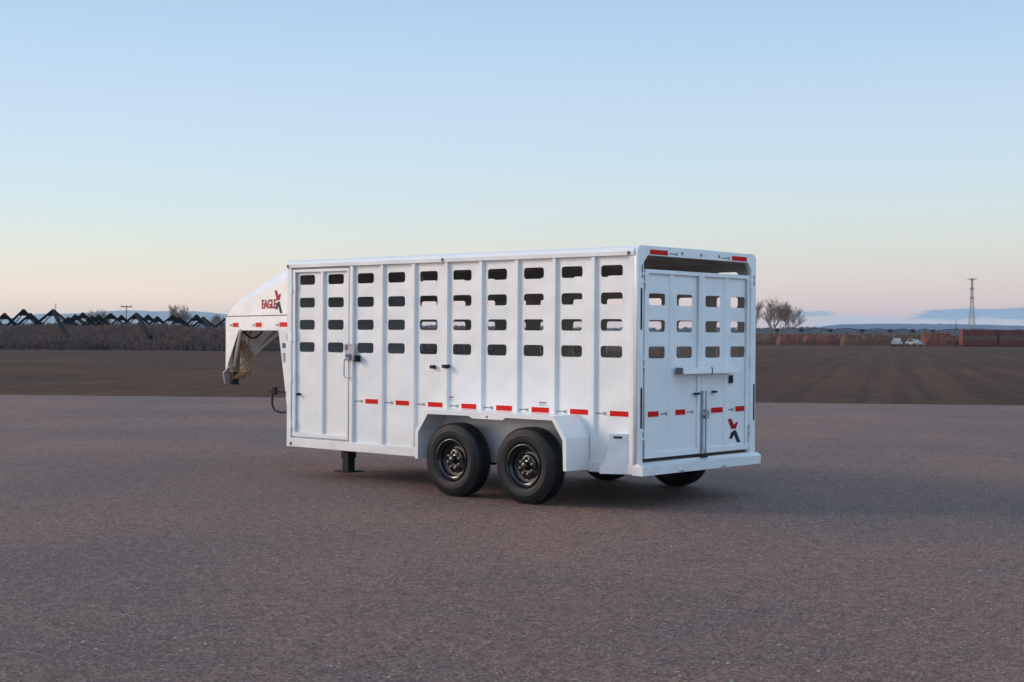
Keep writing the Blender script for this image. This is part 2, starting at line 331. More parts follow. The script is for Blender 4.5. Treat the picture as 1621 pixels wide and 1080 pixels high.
# ---------------------------------------------------------------- ground
def ground_grid(name, pts_fn, nx, ny, mt):
    bm = bmesh.new(); g = [[bm.verts.new(pts_fn(i / nx, j / ny)) for i in range(nx + 1)] for j in range(ny + 1)]
    for j in range(ny):
        for i in range(nx): bm.faces.new((g[j][i], g[j][i + 1], g[j + 1][i + 1], g[j + 1][i]))
    me = bpy.data.meshes.new(name); bm.to_mesh(me); bm.free(); return obj(name, me, mt)
S_ = 24000
b = MB(); vv = [b.bm.verts.new(p) for p in ((-S_, -S_, -0.03), (S_, -S_, -0.03), (S_, S_, -0.03), (-S_, S_, -0.03))]; b.bm.faces.new(vv)
tag(b.build('ground', 'field'), kind='structure')
# gravel lot: everything on the camera's side of a nearly straight edge
E0 = Vector((-28.0, 9.6, 0)); E1 = Vector((-6.606, 25.5, 0)); ed = (E1 - E0).normalized(); en = Vector((ed.y, -ed.x, 0))
bm = bmesh.new(); far = []; low = []; K = 700
for i in range(K + 1):
    s_ = -140 + 300 * i / K
    if i in (0, K): s_ *= 6
    w_ = 0.22 * noise.noise(Vector((s_ * 0.35, 3, 0))) + 0.10 * noise.noise(Vector((s_ * 2.0, 7, 0)))
    p = E0 + ed * s_ + en * w_
    far.append(bm.verts.new((p.x, p.y, 0.0))); q = p - en * 0.12; low.append(bm.verts.new((q.x, q.y, -0.032)))
near = [bm.verts.new((v.co.x + en.x * 500, v.co.y + en.y * 500, 0)) for v in far]
for i in range(K):
    bm.faces.new((near[i], near[i + 1], far[i + 1], far[i])); bm.faces.new((far[i], far[i + 1], low[i + 1], low[i]))
bmesh.ops.recalc_face_normals(bm, faces=bm.faces)
me = bpy.data.meshes.new('gravel_lot'); bm.to_mesh(me); bm.free()
if me.polygons[0].normal.z < 0: me.flip_normals()
tag(obj('gravel_lot', me, 'lot'), kind='structure')
# loose pebbles
rr = random.Random(3); pv_ = []; pf_ = []
OCT = [(1, 0, 0), (-1, 0, 0), (0, 1, 0), (0, -1, 0), (0, 0, 1), (0, 0, -.6)]; OF = [(0, 2, 4), (2, 1, 4), (1, 3, 4), (3, 0, 4), (2, 0, 5), (1, 2, 5), (3, 1, 5), (0, 3, 5)]
for i in range(22000):
    d = 6.5 + 20 * rr.random() ** 1.3; t = rr.uniform(-0.40, 0.40); p = ground_at(t, d)
    s_ = rr.uniform(0.0024, 0.0060) * (1.9 if rr.random() < 0.06 else 1); a = rr.uniform(0, 6.3); e1 = rr.uniform(.8, 1.9); e2 = rr.uniform(.5, .9); k = len(pv_)
    for (x, y, z) in OCT:
        x *= e1 * rr.uniform(.8, 1.1); pv_.append((p.x + s_ * (x * math.cos(a) - y * math.sin(a)), p.y + s_ * (x * math.sin(a) + y * math.cos(a)), s_ * (.3 + z * e2)))
    pf_ += [(k + f[0], k + f[1], k + f[2]) for f in OF]
me = bpy.data.meshes.new('loose_pebbles'); me.from_pydata(pv_, [], pf_); tag(obj('loose_pebbles', me, 'pebble'), kind='stuff')

# ---------------------------------------------------------------- trailer
LEN = 5.19; W = 2.13; ZB = 0.354; ZT = 2.586; PD = 0.035       # body length, width, skirt, roof, depth of panel behind the ribs
T = empty('livestock_trailer', (0, 0, 0))
tag(T, 'white gooseneck livestock trailer with rows of air slots parked on the gravel lot', 'trailer')
SP = 0.507
slots_x = [-0.302 - SP * k for k in range(10)]
slots_z = [2.343, 2.073, 1.810, 1.545]
ribs_x = [-0.515 - SP * k for k in range(10)]
FX0, FX1 = -2.60, -0.60         # wheel opening in the wall
def wall(y_out, sgn, name):
    outer = [(-LEN, ZB), (FX0, ZB), (FX0, 0.66), (-2.47, 0.86), (-0.73, 0.86), (FX1, 0.67), (FX1, ZB), (0, ZB), (0, 2.50), (-LEN, 2.50)]
    loops = [outer] + [roundrect(x, z, 0.272, 0.117, 0.032) for x in slots_x for z in slots_z]
    mx = basis((0, y_out, 0), (1, 0, 0), (0, 0, 1), (0, 1, 0))
    return sheet(name, loops, 0.006, mx, ['white', 'inner'], T, bevel=0.0, inner_axis=(0, sgn, 0))
# the panel carries on down behind the wheels, so the opening is only in the outer skirt
def full_wall(y_out, sgn):
    outer = [(-LEN + .002, ZB), (-.002, ZB), (-.002, 2.50), (-LEN + .002, 2.50)]
    loops = [outer] + [roundrect(x, z, 0.272, 0.117, 0.032) for x in slots_x for z in slots_z]
    mx = basis((0, y_out, 0), (1, 0, 0), (0, 0, 1), (0, 1, 0))
    return sheet('side_wall', loops, 0.005, mx, ['white', 'inner'], T, inner_axis=(0, sgn, 0))
full_wall(PD, 1); full_wall(W - PD, -1)
# formed lip round every slot of the near wall stays inside the wall mesh; inner liner lips
for (y0, sg) in ((0.0, 1), (W, -1)):
    for k, x in enumerate(ribs_x):
        if x < -5.03: continue
        if sg > 0 and x < -4.0: continue
        zlo = 0.90 if FX0 - .05 < x < FX1 - .05 else 0.44
        pb = MB(); f0, f1 = -0.020, 0.020; base = 0.030
        prof = [(x - base, y0 + sg * (PD - .002)), (x + f0, y0), (x + f1, y0), (x + base, y0 + sg * (PD - .002))]
        pb.poly([(a, bb, zlo) for a, bb in prof], (0, 0, 2.50 - zlo)); pb.build('rib', 'white', T)
# roof, rails, posts, front wall, floor
rf = MB()
prof = [(0.0, 2.49), (-0.012, 2.492), (-0.014, 2.530), (0.006, 2.560), (0.05, 2.582), (0.16, 2.590), (W / 2, 2.598),
        (W - 0.16, 2.590), (W - 0.05, 2.582), (W - 0.006, 2.560), (W + 0.014, 2.530), (W + 0.012, 2.492), (W, 2.49), (W - .04, 2.49), (W - 0.05, 2.545), (W / 2, 2.575), (0.05, 2.545), (0.04, 2.49)]
rf.poly([(0.0 - .003, a, c) for a, c in prof], (-LEN + .006, 0, 0)); roof = rf.build('roof', 'white', T, 28)
rl = MB(); rl.box(-LEN + .05, -.05, 0.055, W - 0.055, 2.535, 2.543, 0); rl.build('ceiling', 'inner', T)
for k in range(1, 11):
    cb = MB(); cb.box(-k * SP - .02, -k * SP + .02, 0.05, W - .05, 2.495, 2.534, 0.003); cb.build('roof_bow', 'inner', T)
for y0, y1 in ((-0.004, 0.03), (W - .03, W + .004)):
    for x0, x1 in ((-LEN, -2.64), (-0.56, -0.0)):
        rb = MB(); rb.box(x0 + .001, x1 - .001, y0, y1, ZB - .006, 0.455, 0.006); rb.build('bottom_rail', 'white', T)
for y0, y1, nm in ((-0.002, 0.052, 'n'), (W - .052, W + .002, 'f')):
    pb = MB(); pb.box(-0.062, -0.001, y0, y1, ZB - .004, 2.489, 0.005); pb.build('corner_post', 'white', T)
    pb = MB(); pb.box(-LEN - .002, -LEN + .075, y0, y1, ZB - .004, 2.489, 0.005); pb.build('corner_post', 'white', T)
fb = MB(); fb.box(-LEN - .001, -LEN + .012, 0.054, W - .054, ZB, 2.53, 0.0); fw = fb.build('front_wall', ['white', 'inner'], T)
for f in fw.data.polygons:
    if f.normal.x > .7: f.material_index = 1
fl = MB(); fl.box(-LEN + .02, -.03, 0.045, W - .045, 0.44, 0.475, 0.0); fl.build('floor', 'floor', T)
# interior kick boards seen through the rear gap
# chassis and axles
for y in (0.38, W - .38):
    c = MB(); c.box(-LEN + .05, -.05, y - .03, y + .03, 0.345, 0.435, 0.004); c.build('chassis_rail', 'steel', T)
for k in range(9):
    x = -.25 - k * .58; c = MB(); c.box(x - .02, x + .02, .06, W - .06, .38, .43, 0.002); c.build('cross_member', 'steel', T)

# ---- wheels
RW = 0.39; XR, XF = -1.125, -2.135; E_ = 0.335
def make_wheel(x, y_face, sg):      # y_face: plane of the outer sidewall, sg=+1 when the trailer body lies towards +y
    w = empty('wheel', (x, y_face, RW - .004)); w.parent = T
    wd = 0.235
    prof = [(0.222, 0.018), (0.235, 0.004), (0.262, -0.004), (0.2985, -0.0045), (0.300, -0.0065), (0.305, -0.0065), (0.3065, -0.0035), (0.330, 0.004), (0.3315, 0.0015), (0.3345, 0.0025), (0.336, 0.0065), (0.352, 0.014), (0.368, 0.022), (0.381, 0.036), (0.388, 0.052),
            (0.3895, 0.058)]
    groove = []
    for g in (0.078, 0.105, 0.132, 0.159):
        groove += [(0.3895, g - .006), (0.381, g - .004), (0.381, g + .004), (0.3895, g + .006)]
    prof = prof + groove + [(0.3895, wd - .058), (0.388, wd - .052), (0.381, wd - .036), (0.352, wd - .014), (0.30, wd + .004), (0.262, wd + .004), (0.235, wd - .004), (0.222, wd - .018), (0.20, wd - .03), (0.20, 0.03)]
    ty = MB(); ty.lathe([(r, sg * h) for r, h in prof], (0, 0, 0), seg=96)
    # shoulder sipes
    sp = ty
    for i in range(72):
        a = 2 * math.pi * i / 72; q = Matrix.Rotation(-a, 4, 'Y')
        sp.box(0.3778, 0.3850, min(sg * .028, sg * .056), max(sg * .028, sg * .056), -0.0095, 0.0095, 0, mx=q)
        sp.box(0.3778, 0.3850, min(sg * (wd - .056), sg * (wd - .028)), max(sg * (wd - .056), sg * (wd - .028)), -0.0095, 0.0095, 0, mx=q)
    sp.build('tyre', 'tyre', w, 34)
    rm = MB()
    rp = [(0.224, 0.010), (0.220, 0.000), (0.212, -0.002), (0.206, 0.006), (0.204, 0.022), (0.196, 0.032), (0.180, 0.038), (0.176, 0.075), (0.168, 0.085), (0.150, 0.088), (0.142, 0.096), (0.120, 0.092),
          (0.104, 0.070), (0.085, 0.064), (0.060, 0.064), (0.055, 0.066), (0.0555, 0.10), (0.16, 0.11), (0.19, 0.12), (0.20, 0.2), (0.22, 0.21)]
    rm.lathe([(r, sg * h) for r, h in rp], (0, 0, 0), seg=72); rm.build('rim', 'rim', w, 32)
    hb = MB(); hb.lathe([(0.001, -0.005), (0.030, -0.004), (0.038, 0.004), (0.041, 0.03), (0.044, 0.06), (0.056, 0.066), (0.056, 0.10), (0.001, 0.10)] if False else [(0.0005, sg * 0.000), (0.026, sg * 0.001), (0.036, sg * 0.008), (0.040, sg * 0.030), (0.044, sg * 0.058), (0.054, sg * 0.062), (0.054, sg * 0.10), (0.0005, sg * 0.10)], (0, 0, 0), seg=32)
    hb.build('hub_cap', 'rim', w, 35)
    for i in range(8):
        a = 2 * math.pi * (i + .35) / 8; nx, nz_ = 0.0825 * math.cos(a), 0.0825 * math.sin(a)
        nb = MB(); nb.tube((nx, sg * .070, nz_), (nx, sg * .040, nz_), .0125, .0115, 6); nb.tube((nx, sg * .0398, nz_), (nx, sg * .030, nz_), .0075, .006, 6); nb.build('lug_nut', 'chrome', w)
    vb = MB(); vb.tube((0.15, sg * .085, -.06), (0.165, sg * .03, -.066), .004, seg=6); vb.build('valve_stem', 'black', w)
    return w
for x in (XR, XF):
    make_wheel(x, -E_, 1); make_wheel(x, W + E_, -1)
    ax = MB(); ax.tube((x, -.12, RW), (x, W + .12, RW), .038, seg=12); ax.build('axle', 'steel', T, 40)
    for y in (0.30, W - .30):
        hg = MB(); hg.box(x - .05, x + .05, y - .04, y + .04, RW - .09, 0.42, 0.006); hg.build('spring_hanger', 'steel', T)

# ---- fenders: folded sheet boxes standing out from the body round each wheel pair
def fender(yo, yi, y_sg):
    f = empty('fender', (0, yo, 0)); f.parent = T
    out = [(-2.648, .372), (-2.648, .672), (-2.492, .905), (-0.712, .905), (-0.556, .690), (-0.545, .372)]
    inn = [(-2.605, .372), (-2.605, .658), (-2.462, .858), (-1.865, .862), (-1.815, .838), (-1.39, .838), (-1.355, .862), (-0.738, .862), (-0.602, .672), (-0.590, .372)]
    loop = out + inn[::-1]
    mx = basis((0, 0, 0), (1, 0, 0), (0, 0, 1), (0, 1, 0))
    sheet('face_plate', [loop], 0.006, mx, 'white', f)
    # outer skin between face plate and wall
    sk = MB(); d = (yi - yo)
    n = len(out)
    for i in range(n - 1):
        a, c = out[i], out[i + 1]
        # the rear slope flares inwards along the wall like a folded gusset
        a2, c2 = a, c
        q = [(a[0], y_sg * .003, a[1]), (c[0], y_sg * .003, c[1]), (c[0], d, c[1]), (a[0], d, a[1])]
        vs_ = [sk.bm.verts.new(p) for p in q]; sk.bm.faces.new(vs_)
    bmesh.ops.remove_doubles(sk.bm, verts=sk.bm.verts, dist=1e-4)
    o = sk.build('fender_skin', 'white', f)
    so = o.modifiers.new('s', 'SOLIDIFY'); so.thickness = 0.005; so.offset = 0
    ml = MB(); ml.box(-1.617, -1.598, -.006 if y_sg > 0 else .002, -.002 if y_sg > 0 else .006, .852, .872, .001); ml.build('marker_light', 'lens', f)
    return f
fender(-E_ - .015, PD, 1); fender(W + E_ + .015, W - PD, -1)
# ---- tail housings (tapered light boxes at the rear corners)
def housing(y0, sg):
    h = MB()
    P = [(-.216, .742), (-.064, .742), (-.064, .352), (-.300, .352), (-.300, .420), (-.262, .475), (-.236, .555), (-.222, .650)]
    def dep(x): return y0 - sg * (0.004 + 0.6 * (-.064 - x))
    A = [h.bm.verts.new((x, dep(x), z)) for x, z in P]; B_ = [h.bm.verts.new((x, y0 + sg * .03, z)) for x, z in P]
    h.bm.faces.new(A); h.bm.faces.new(B_[::-1]); n = len(P)
    for i in range(n): h.bm.faces.new((A[i], B_[i], B_[(i + 1) % n], A[(i + 1) % n]))
    o = h.build('tail_housing', 'white', T)
    lb = MB(); lb.box(-.19, -.105, -.008, .010, .700, .722, .004, mx=Matrix.Translation((0, dep(-.147) , 0)) @ Matrix.Translation((-.147, 0, 0)) @ Matrix.Rotation(sg * math.atan(.6), 4, 'Z') @ Matrix.Translation((.147, 0, 0)))
    lb.build('side_lamp', 'lens', o)
housing(0.0, 1); housing(W, -1)

# ---- rear frame
rx = 0.0
mxr = basis((0.0, 0, 0), (0, 1, 0), (0, 0, 1), (1, 0, 0))      # (u=y, v=z, w=x)
outer = [(0.001, .400), (W - .001, .400), (W - .001, 2.535), (W - .018, 2.568), (W - .055, 2.588), (.055, 2.588), (.018, 2.568), (.001, 2.535)]
inner = [(.098, .462), (W - .098, .462), (W - .098, 2.420), (W - .165, 2.492), (.165, 2.492), (.098, 2.420)]
rfr = sheet('rear_frame', [outer, inner], 0.060, basis((0.012, 0, 0), (0, 1, 0), (0, 0, 1), (1, 0, 0)), 'white', T, bevel=0.004)
# dark weather seals recessed in the posts
for (y, z0, z1) in ((.060, 1.764, 2.17), (.068, .80, 1.197), (2.098, .803, 1.193), (.070, 2.27, 2.40), (2.085, 2.25, 2.36)):
    s_ = MB(); w_ = .013 if z1 - z0 > .2 else .006
    s_.box(.038, .046, y - w_, y + w_, z0, z1, .002); s_.build('rubber_seal', 'black', rfr)
for y in (0.741, 1.076, 1.408):
    s_ = MB(); s_.box(.040, .050, y - .010, y + .010, 2.522, 2.550, .003); s_.build('clearance_light', 'lens', rfr)
def hinge(y, z, parent, sg):
    h = MB(); h.tube((.050, y, z - .055), (.050, y, z + .055), .011, seg=10)
    h.box(.040, .047, y - sg * .065, y + sg * .03, z + .030, z + .048, .001); h.box(.040, .047, y - sg * .065, y + sg * .03, z - .048, z - .030, .001)
    return h.build('hinge', 'white', parent)
def rear_door(y0, y1, z0, z1, hy, sg):
    d = empty('rear_door', (0, hy, z0)); d.parent = T
    def fix(o): o.location = (0, -hy, -z0); return o
    cols = [0.358, 0.832] if sg > 0 else [1.345, 1.815]
    o_ = [(y0, z0), (y1, z0), (y1, z1), (y0, z1)]
    loops = [o_] + [roundrect(c, z, 0.275, 0.117, 0.028) for c in cols for z in (2.066, 1.803, 1.541)]
    pn = fix(sheet('door_panel', loops, 0.005, basis((0.012, 0, 0), (0, 1, 0), (0, 0, 1), (1, 0, 0)), ['white', 'inner'], d, inner_axis=(-1, 0, 0)))
    fr = sheet('door_frame', [o_, [(y0 + .05, z0 + .055), (y1 - .045, z0 + .055), (y1 - .045, z1 - .042), (y0 + .05, z1 - .042)]], 0.034, basis((0.026, 0, 0), (0, 1, 0), (0, 0, 1), (1, 0, 0)), 'white', d, bevel=0.005); fix(fr)
    mid = (cols[0] + cols[1]) / 2
    rb = MB(); rb.poly([(0.0145, mid - .045, z0 + .05), (0.032, mid - .028, z0 + .05), (0.032, mid + .028, z0 + .05), (0.0145, mid + .045, z0 + .05)], (0, 0, z1 - z0 - .09)); fix(rb.build('door_rib', 'white', d))
    for z in (2.27, 1.44, .735): fix(hinge(hy, z, d, sg))
    return d, fix
dl, fixl = rear_door(.130, 1.094, .500, 2.358, .116, 1)
dr, fixr = rear_door(1.106, 2.002, .500, 2.358, 2.017, -1)
# push bar shelf, latches
pb = MB(); pb.poly([(.045, .66, 1.392), (.125, .66, 1.378), (.128, .66, 1.325), (.120, .66, 1.322), (.112, .66, 1.365), (.045, .66, 1.372)], (0, 1.02, 0))
bar = pb.build('latch_cover', 'white', T)
e_ = MB(); e_.box(.046, .124, .632, .659, 1.325, 1.388, .004); e_.build('end_cap', 'ink', bar)
e_ = MB(); e_.box(.110, .134, 1.167, 1.174, 1.312, 1.385, .002); e_.build('clip', 'black', bar)
lp = MB(); lp.box(.030, .052, 1.630, 1.682, 1.212, 1.296, .004); fixr(lp.build('paddle_latch', 'black', dr))
s_ = MB(); s_.box(.030, .060, .975, 1.062, 1.108, 1.128, .004); fixl(s_.build('rubber_bumper', 'black', dl))
s_ = MB(); s_.box(.030, .060, 1.305, 1.375, 1.118, 1.140, .004); fixr(s_.build('rubber_bumper', 'black', dr))
rod = MB(); rod.tube((.056, 1.100, .47), (.056, 1.100, 1.145), .012, seg=10); rod.tube((.056, 1.166, .47), (.056, 1.166, 1.145), .008, seg=8); rod.build('latch_rod', 'galv', T, 40)
lt = MB(); lt.box(.048, .090, 1.082, 1.190, .890, .930, .004); lt.box(.052, .100, 1.115, 1.160, .860, .955, .006); lt.build('gate_latch', 'galv', T)
lt = MB(); lt.box(.040, .075, 1.085, 1.190, .462, .498, .003); lt.build('latch_keeper', 'steel', T)
# bumper
bp = MB()
bx1 = .125
bp.poly([(.030, -.02, .352), (.030, -.02, .448), (.030, W + .03, .448), (.030, W + .03, .352)][:0] or
        [(-.004, -.012, .345), (bx1, -.012, .345), (bx1, W - .015, .345), (.085, W + .045, .345), (.0435, W + .045, .345), (.0435, .006, .345), (-.004, .006, .345)], (0, 0, .085))
bumper = bp.build('bumper', 'white', T)
for v in bumper.data.vertices:
    if v.co.z > .4 and v.co.x < .05 and v.co.x > .01: v.co.z += .028
for y in (.6, 1.35): 
    s_ = MB(); s_.box(bx1, bx1 + .004, y, y + .09, .352, .362, .001); s_.build('drain_slot', 'ink', bumper)

# ---- reflective tape, small print, stickers
def print_strip(parent, mx, w, h):
    """tiny grey printed line ending in a small crossed mark; local u along, v up"""
    rr_ = random.Random(5); loops = []; u = 0
    while u < w * 0.66:
        ww = rr_.choice((.008, .011, .006)); loops.append([(u, -h * .22), (u + ww, -h * .22), (u + ww, h * .22), (u, h * .22)]); u += ww + .003
    a = w * .78
    loops.append([(a - .020, h * .75), (a - .010, h * .75), (a + .004, h * .05), (a + .018, h * .45), (a + .022, h * .35), (a + .006, -h * .05)] if False else [(a - .022, h * .8), (a - .010, h * .8), (a + .024, -h * .8), (a + .012, -h * .8)])
    loops.append([(a + .012, h * .1), (a + .026, h * .7), (a + .016, h * .7), (a + .006, h * .25)])
    loops.append([(a - .006, -h * .1), (a - .020, -h * .7), (a - .010, -h * .7), (a, -h * .25)])
    return sheet('print', loops, 0.0012, mx, 'ink', parent)
def tape(parent, origin, u, v, w, red_w, red_h, print_w, red_first):
    """origin: lower left of the red block"""
    mx = basis(origin, u, v, w)
    t = sheet('reflective_tape', [[(0, 0), (red_w, 0), (red_w, red_h), (0, red_h)]], 0.003, mx, 'red', parent)
    bd = sheet('border', [[(-.012, -.008), (red_w + .012, -.008), (red_w + .012, red_h + .008), (-.012, red_h + .008)]], 0.0014, mx @ Matrix.Translation((0, 0, -.0008)), 'sticker', t)
    off = red_w + .028 if red_first else -print_w - .028
    print_strip(t, mx @ Matrix.Translation((off, red_h * .42, 0)), print_w, red_h * .42)
    return t
for k, (x0, x1) in enumerate([(-3.843, -3.633), (-3.345, -3.133), (-2.837, -2.614), (-2.331, -2.112), (-1.826, -1.603), (-1.334, -1.098), (-.820, -.590), (-.313, -.075)]):
    yy = PD - .0045
    tape(T, (x0, yy, .910), (1, 0, 0), (0, 0, 1), (0, -1, 0), x1 - x0, .052, .150, False)
for (y0, y1, z, first) in ((.207, .392, .905, True), (.680, .850, .908, True), (1.318, 1.535, .908, False), (1.776, 1.950, .908, False)):
    d_, fx = (dl, fixl) if y1 < 1.1 else (dr, fixr)
    t = tape(d_, (.0165 if abs(y1 - 1.535) > .1 or True else .03, y0, z), (0, 1, 0), (0, 0, 1), (1, 0, 0), y1 - y0, .055, .13, first); fx(t)
for (y0, y1, first) in ((.192, .490, True), (1.650, 1.935, False)):
    tape(rfr, (.0445, y0, 2.504), (0, 1, 0), (0, 0, 1), (1, 0, 0), y1 - y0, .048, .16, first)
def xlogo(parent, mx, h, px='redfilm', pk='navy'):
    s = h / 465.0; f = lambda L_: [((a - 285) * s, (795 - b_) * s) for a, b_ in L_]
    upr = sheet('logo_upper', [f([(275, 322), (372, 322), (442, 440), (464, 440), (492, 398), (552, 398), (500, 528), (376, 528)])], .0016, mx, px, parent)
    lwr = sheet('logo_lower', [f([(318, 722), (376, 588), (420, 576), (428, 560), (500, 560), (624, 805), (528, 805), (458, 664), (430, 664), (402, 722)])], .0016, mx, pk, parent)
    return upr, lwr
for o in xlogo(dr, basis((.0168, 1.640, .585), (0, 1.35, 0), (0, 0, 1), (1, 0, 0)), .245): fixr(o)
# narrow vertical line of lettering by the logo (too small to read)
vp = MB(); zc = .575; rr_ = random.Random(9)
while zc < .755:
    hh = rr_.choice((.010, .014, .008)); vp.box(.0435, .0450, 1.978, 1.992, zc, zc + hh, 0); zc += hh + .004
fixr(vp.build('vertical_print', 'ink', dr))
for (x, z, w_, h_) in ((-2.515, .985, .07, .05), (-1.235, .975, .10, .045)):
    s1 = sheet('safety_sticker', [[(0, 0), (w_, 0), (w_, h_), (0, h_)]], .0012, basis((x, PD - .0045, z), (1, 0, 0), (0, 0, 1), (0, -1, 0)), 'sticker', T)
    sheet('sticker_header', [[(.004, h_ - .016), (w_ - .004, h_ - .016), (w_ - .004, h_ - .003), (.004, h_ - .003)]], .001, basis((x, PD - .0060, z), (1, 0, 0), (0, 0, 1), (0, -1, 0)), 'redfilm' if x < -2 else 'ink', s1)
    sheet('sticker_print', [[(.006, .006 + .009 * i), (w_ - .012 - .01 * (i % 2), .006 + .009 * i), (w_ - .012 - .01 * (i % 2), .009 + .009 * i), (.006, .009 + .009 * i)] for i in range(2)], .001, basis((x, PD - .0060, z), (1, 0, 0), (0, 0, 1), (0, -1, 0)), 'ink', s1)
for (x, z) in ((-5.168, 2.510), (-2.585, 2.517), (-.062, 2.513), (-5.106, .388), (-.786, .385)):
    yb = -.0145 if z > 2.4 else -.004
    ml = MB(); ml.box(x - .014, x + .014, yb - .010, yb + .001, z - .017, z + .017, .004); ml.build('marker_light', 'lens', T)

# ---- escape door on the side with its frame and latch
sdoor = empty('side_door', (-5.10, 0, .46)); sdoor.parent = T
def fd(o): o.location = (5.10, 0, -.46); return o
DX0, DX1, DZ0, DZ1 = -5.092, -4.102, .475, 2.468
fd(sheet('door_frame', [[(DX0, DZ0), (DX1, DZ0), (DX1, DZ1), (DX0, DZ1)], [(DX0 + .045, DZ0 + .05), (DX1 - .035, DZ0 + .05), (DX1 - .035, DZ1 - .035), (DX0 + .045, DZ1 - .035)]], .030, basis((0, .014, 0), (1, 0, 0), (0, 0, 1), (0, 1, 0)), 'white', sdoor, bevel=.004))
dr_ = MB(); xx = ribs_x[8]; dr_.poly([(xx - .03, PD - .004, DZ0 + .045), (xx - .02, .001, DZ0 + .045), (xx + .02, .001, DZ0 + .045), (xx + .03, PD - .004, DZ0 + .045)], (0, 0, DZ1 - DZ0 - .08)); fd(dr_.build('door_rib', 'white', sdoor))
jm = MB(); jm.box(-4.088, -4.030, -.003, PD - .003, .44, 2.488, .005); jm.build('door_jamb', 'white', T)
jg = MB(); jg.box(-4.1015, -4.0885, .012, PD - .003, .46, 2.47, 0); jg.build('door_gap', 'black', T)
jg = MB(); jg.box(DX0, DX1, .012, PD - .003, 2.4685, 2.478, 0); jg.build('door_gap', 'ink', T)
for z in (.62, 1.19, 1.66, 2.26):
    h = MB(); h.tube((-5.098, -.010, z - .06), (-5.098, -.010, z + .06), .010, seg=10); h.box(-5.115, -5.04, -.006, .0, z - .05, z + .05, .001); fd(h.build('hinge', 'white', sdoor))
lt = MB(); lt.box(-4.150, -3.985, -.012, -.004, 1.400, 1.590, .004); lt.box(-4.112, -4.055, -.034, -.012, 1.40, 1.475, .006); lt.box(-4.150, -4.120, -.026, -.012, 1.52, 1.580, .003); lo = fd(lt.build('latch_plate', 'galv', sdoor))
hd = MB(); hd.path([(-4.07, -.030, 1.425), (-4.118, -.040, 1.415), (-4.128, -.042, 1.38), (-4.128, -.042, 1.225), (-4.115, -.042, 1.205), (-4.03, -.040, 1.205)], .007, 8); fd(hd.build('door_handle', 'galv', sdoor, 40))
kn = MB(); kn.tube((-4.085, -.034, 1.455), (-4.085, -.050, 1.455), .016, seg=12); fd(kn.build('lock_knob', 'ink', sdoor, 40))
s_ = MB(); s_.box(-3.962, -3.925, -.050, PD - .003, 1.385, 1.460, .004); s_.build('holdback_rubber', 'black', T)
s_ = MB(); s_.box(-2.770, -2.718, -.020, PD - .003, 1.330, 1.368, .004); s_.build('holdback_rubber', 'black', T)
s_ = MB(); s_.box(-2.560, -2.500, -.045, PD - .003, 1.340, 1.378, .004); s_.build('holdback_rubber', 'black', T)
s_ = MB(); s_.tube((-4.985, PD - .003, .98), (-4.985, -.015, .98), .016, seg=12); s_.build('rubber_bumper', 'black', T)

# ---- gooseneck
A_ = Vector((-5.19, .10, 0)); D_ = Vector((-2.36, .83, 0))
def nk(t, z, mirror=False, out=0.0):
    p = A_ + D_ * t; nrm = Vector((-D_.y, D_.x, 0)).normalized(); nrm = nrm if nrm.y < 0 else -nrm
    p = p + nrm * out; y = W - p.y if mirror else p.y
    return Vector((p.x, y, z))
TE = 1.025
for mir in (False, True):
    bm_ = MB(); q = [nk(0.0, 1.742, mir), nk(TE, 1.742, mir), nk(TE, 1.932, mir), nk(0.0, 1.932, mir)]
    o2 = Vector((0, (.06 if not mir else -.06), 0)); bm_.poly(q, o2); nb = bm_.build('neck_beam', 'white', T)
    if not mir:
        g = MB(); g.poly([nk(.0, 1.923, out=.002), nk(TE, 1.923, out=.002), nk(TE, 1.936, out=.002), nk(.0, 1.936, out=.002)], (0, .02, 0)); g.build('seam', 'ink', nb)
# cross piece at tip and coupler riser
c = MB(); c.box(nk(TE, 0).x - .01, nk(TE, 0).x + .07, nk(TE, 0).y + .001, W - nk(TE, 0).y - .001, 1.742, 1.932, .004); c.build('neck_cap', 'white', T)
cy = W / 2; cx = -7.565
fr = MB(); 
fr.poly([nk(TE, 1.741), nk(.815, 1.741), nk(.985, 1.30), nk(1.0, 1.22), nk(TE, 1.22)], (0, .012, 0)); fr.build('neck_gusset', 'white', T)
fr = MB(); fr.poly([nk(TE, 1.741, True), nk(.815, 1.741, True), nk(.985, 1.30, True), nk(1.0, 1.22, True), nk(TE, 1.22, True)], (0, -.012, 0)); fr.build('neck_gusset', 'white', T)
ri = MB(); ri.box(cx - .055, cx + .055, cy - .055, cy + .055, 1.14, 1.80, .006); rs = ri.build('coupler_riser', 'primer', T)
ri = MB(); ri.box(cx - .045, cx + .045, cy - .045, cy + .045, 1.03, 1.15, .005); ri.build('coupler_socket', 'black', rs)
ri = MB(); ri.lathe([(.05, 0), (.062, 0), (.062, .06), (.05, .06)], (cx, cy, 1.005), axis='z', seg=24); ri.build('coupler_ring', 'black', rs, 40)
lv = MB(); lv.path([(cx - .03, cy - .05, 1.25), (cx - .12, cy - .09, 1.16), (cx - .085, cy - .09, 1.02)], .014, 8); lv.build('coupler_lever', 'galv', rs, 40)
pl = MB(); pl.box(cx - .065, cx + .075, cy - .07, cy + .07, 1.155, 1.175, .004); pl.build('coupler_plate', 'black', rs)
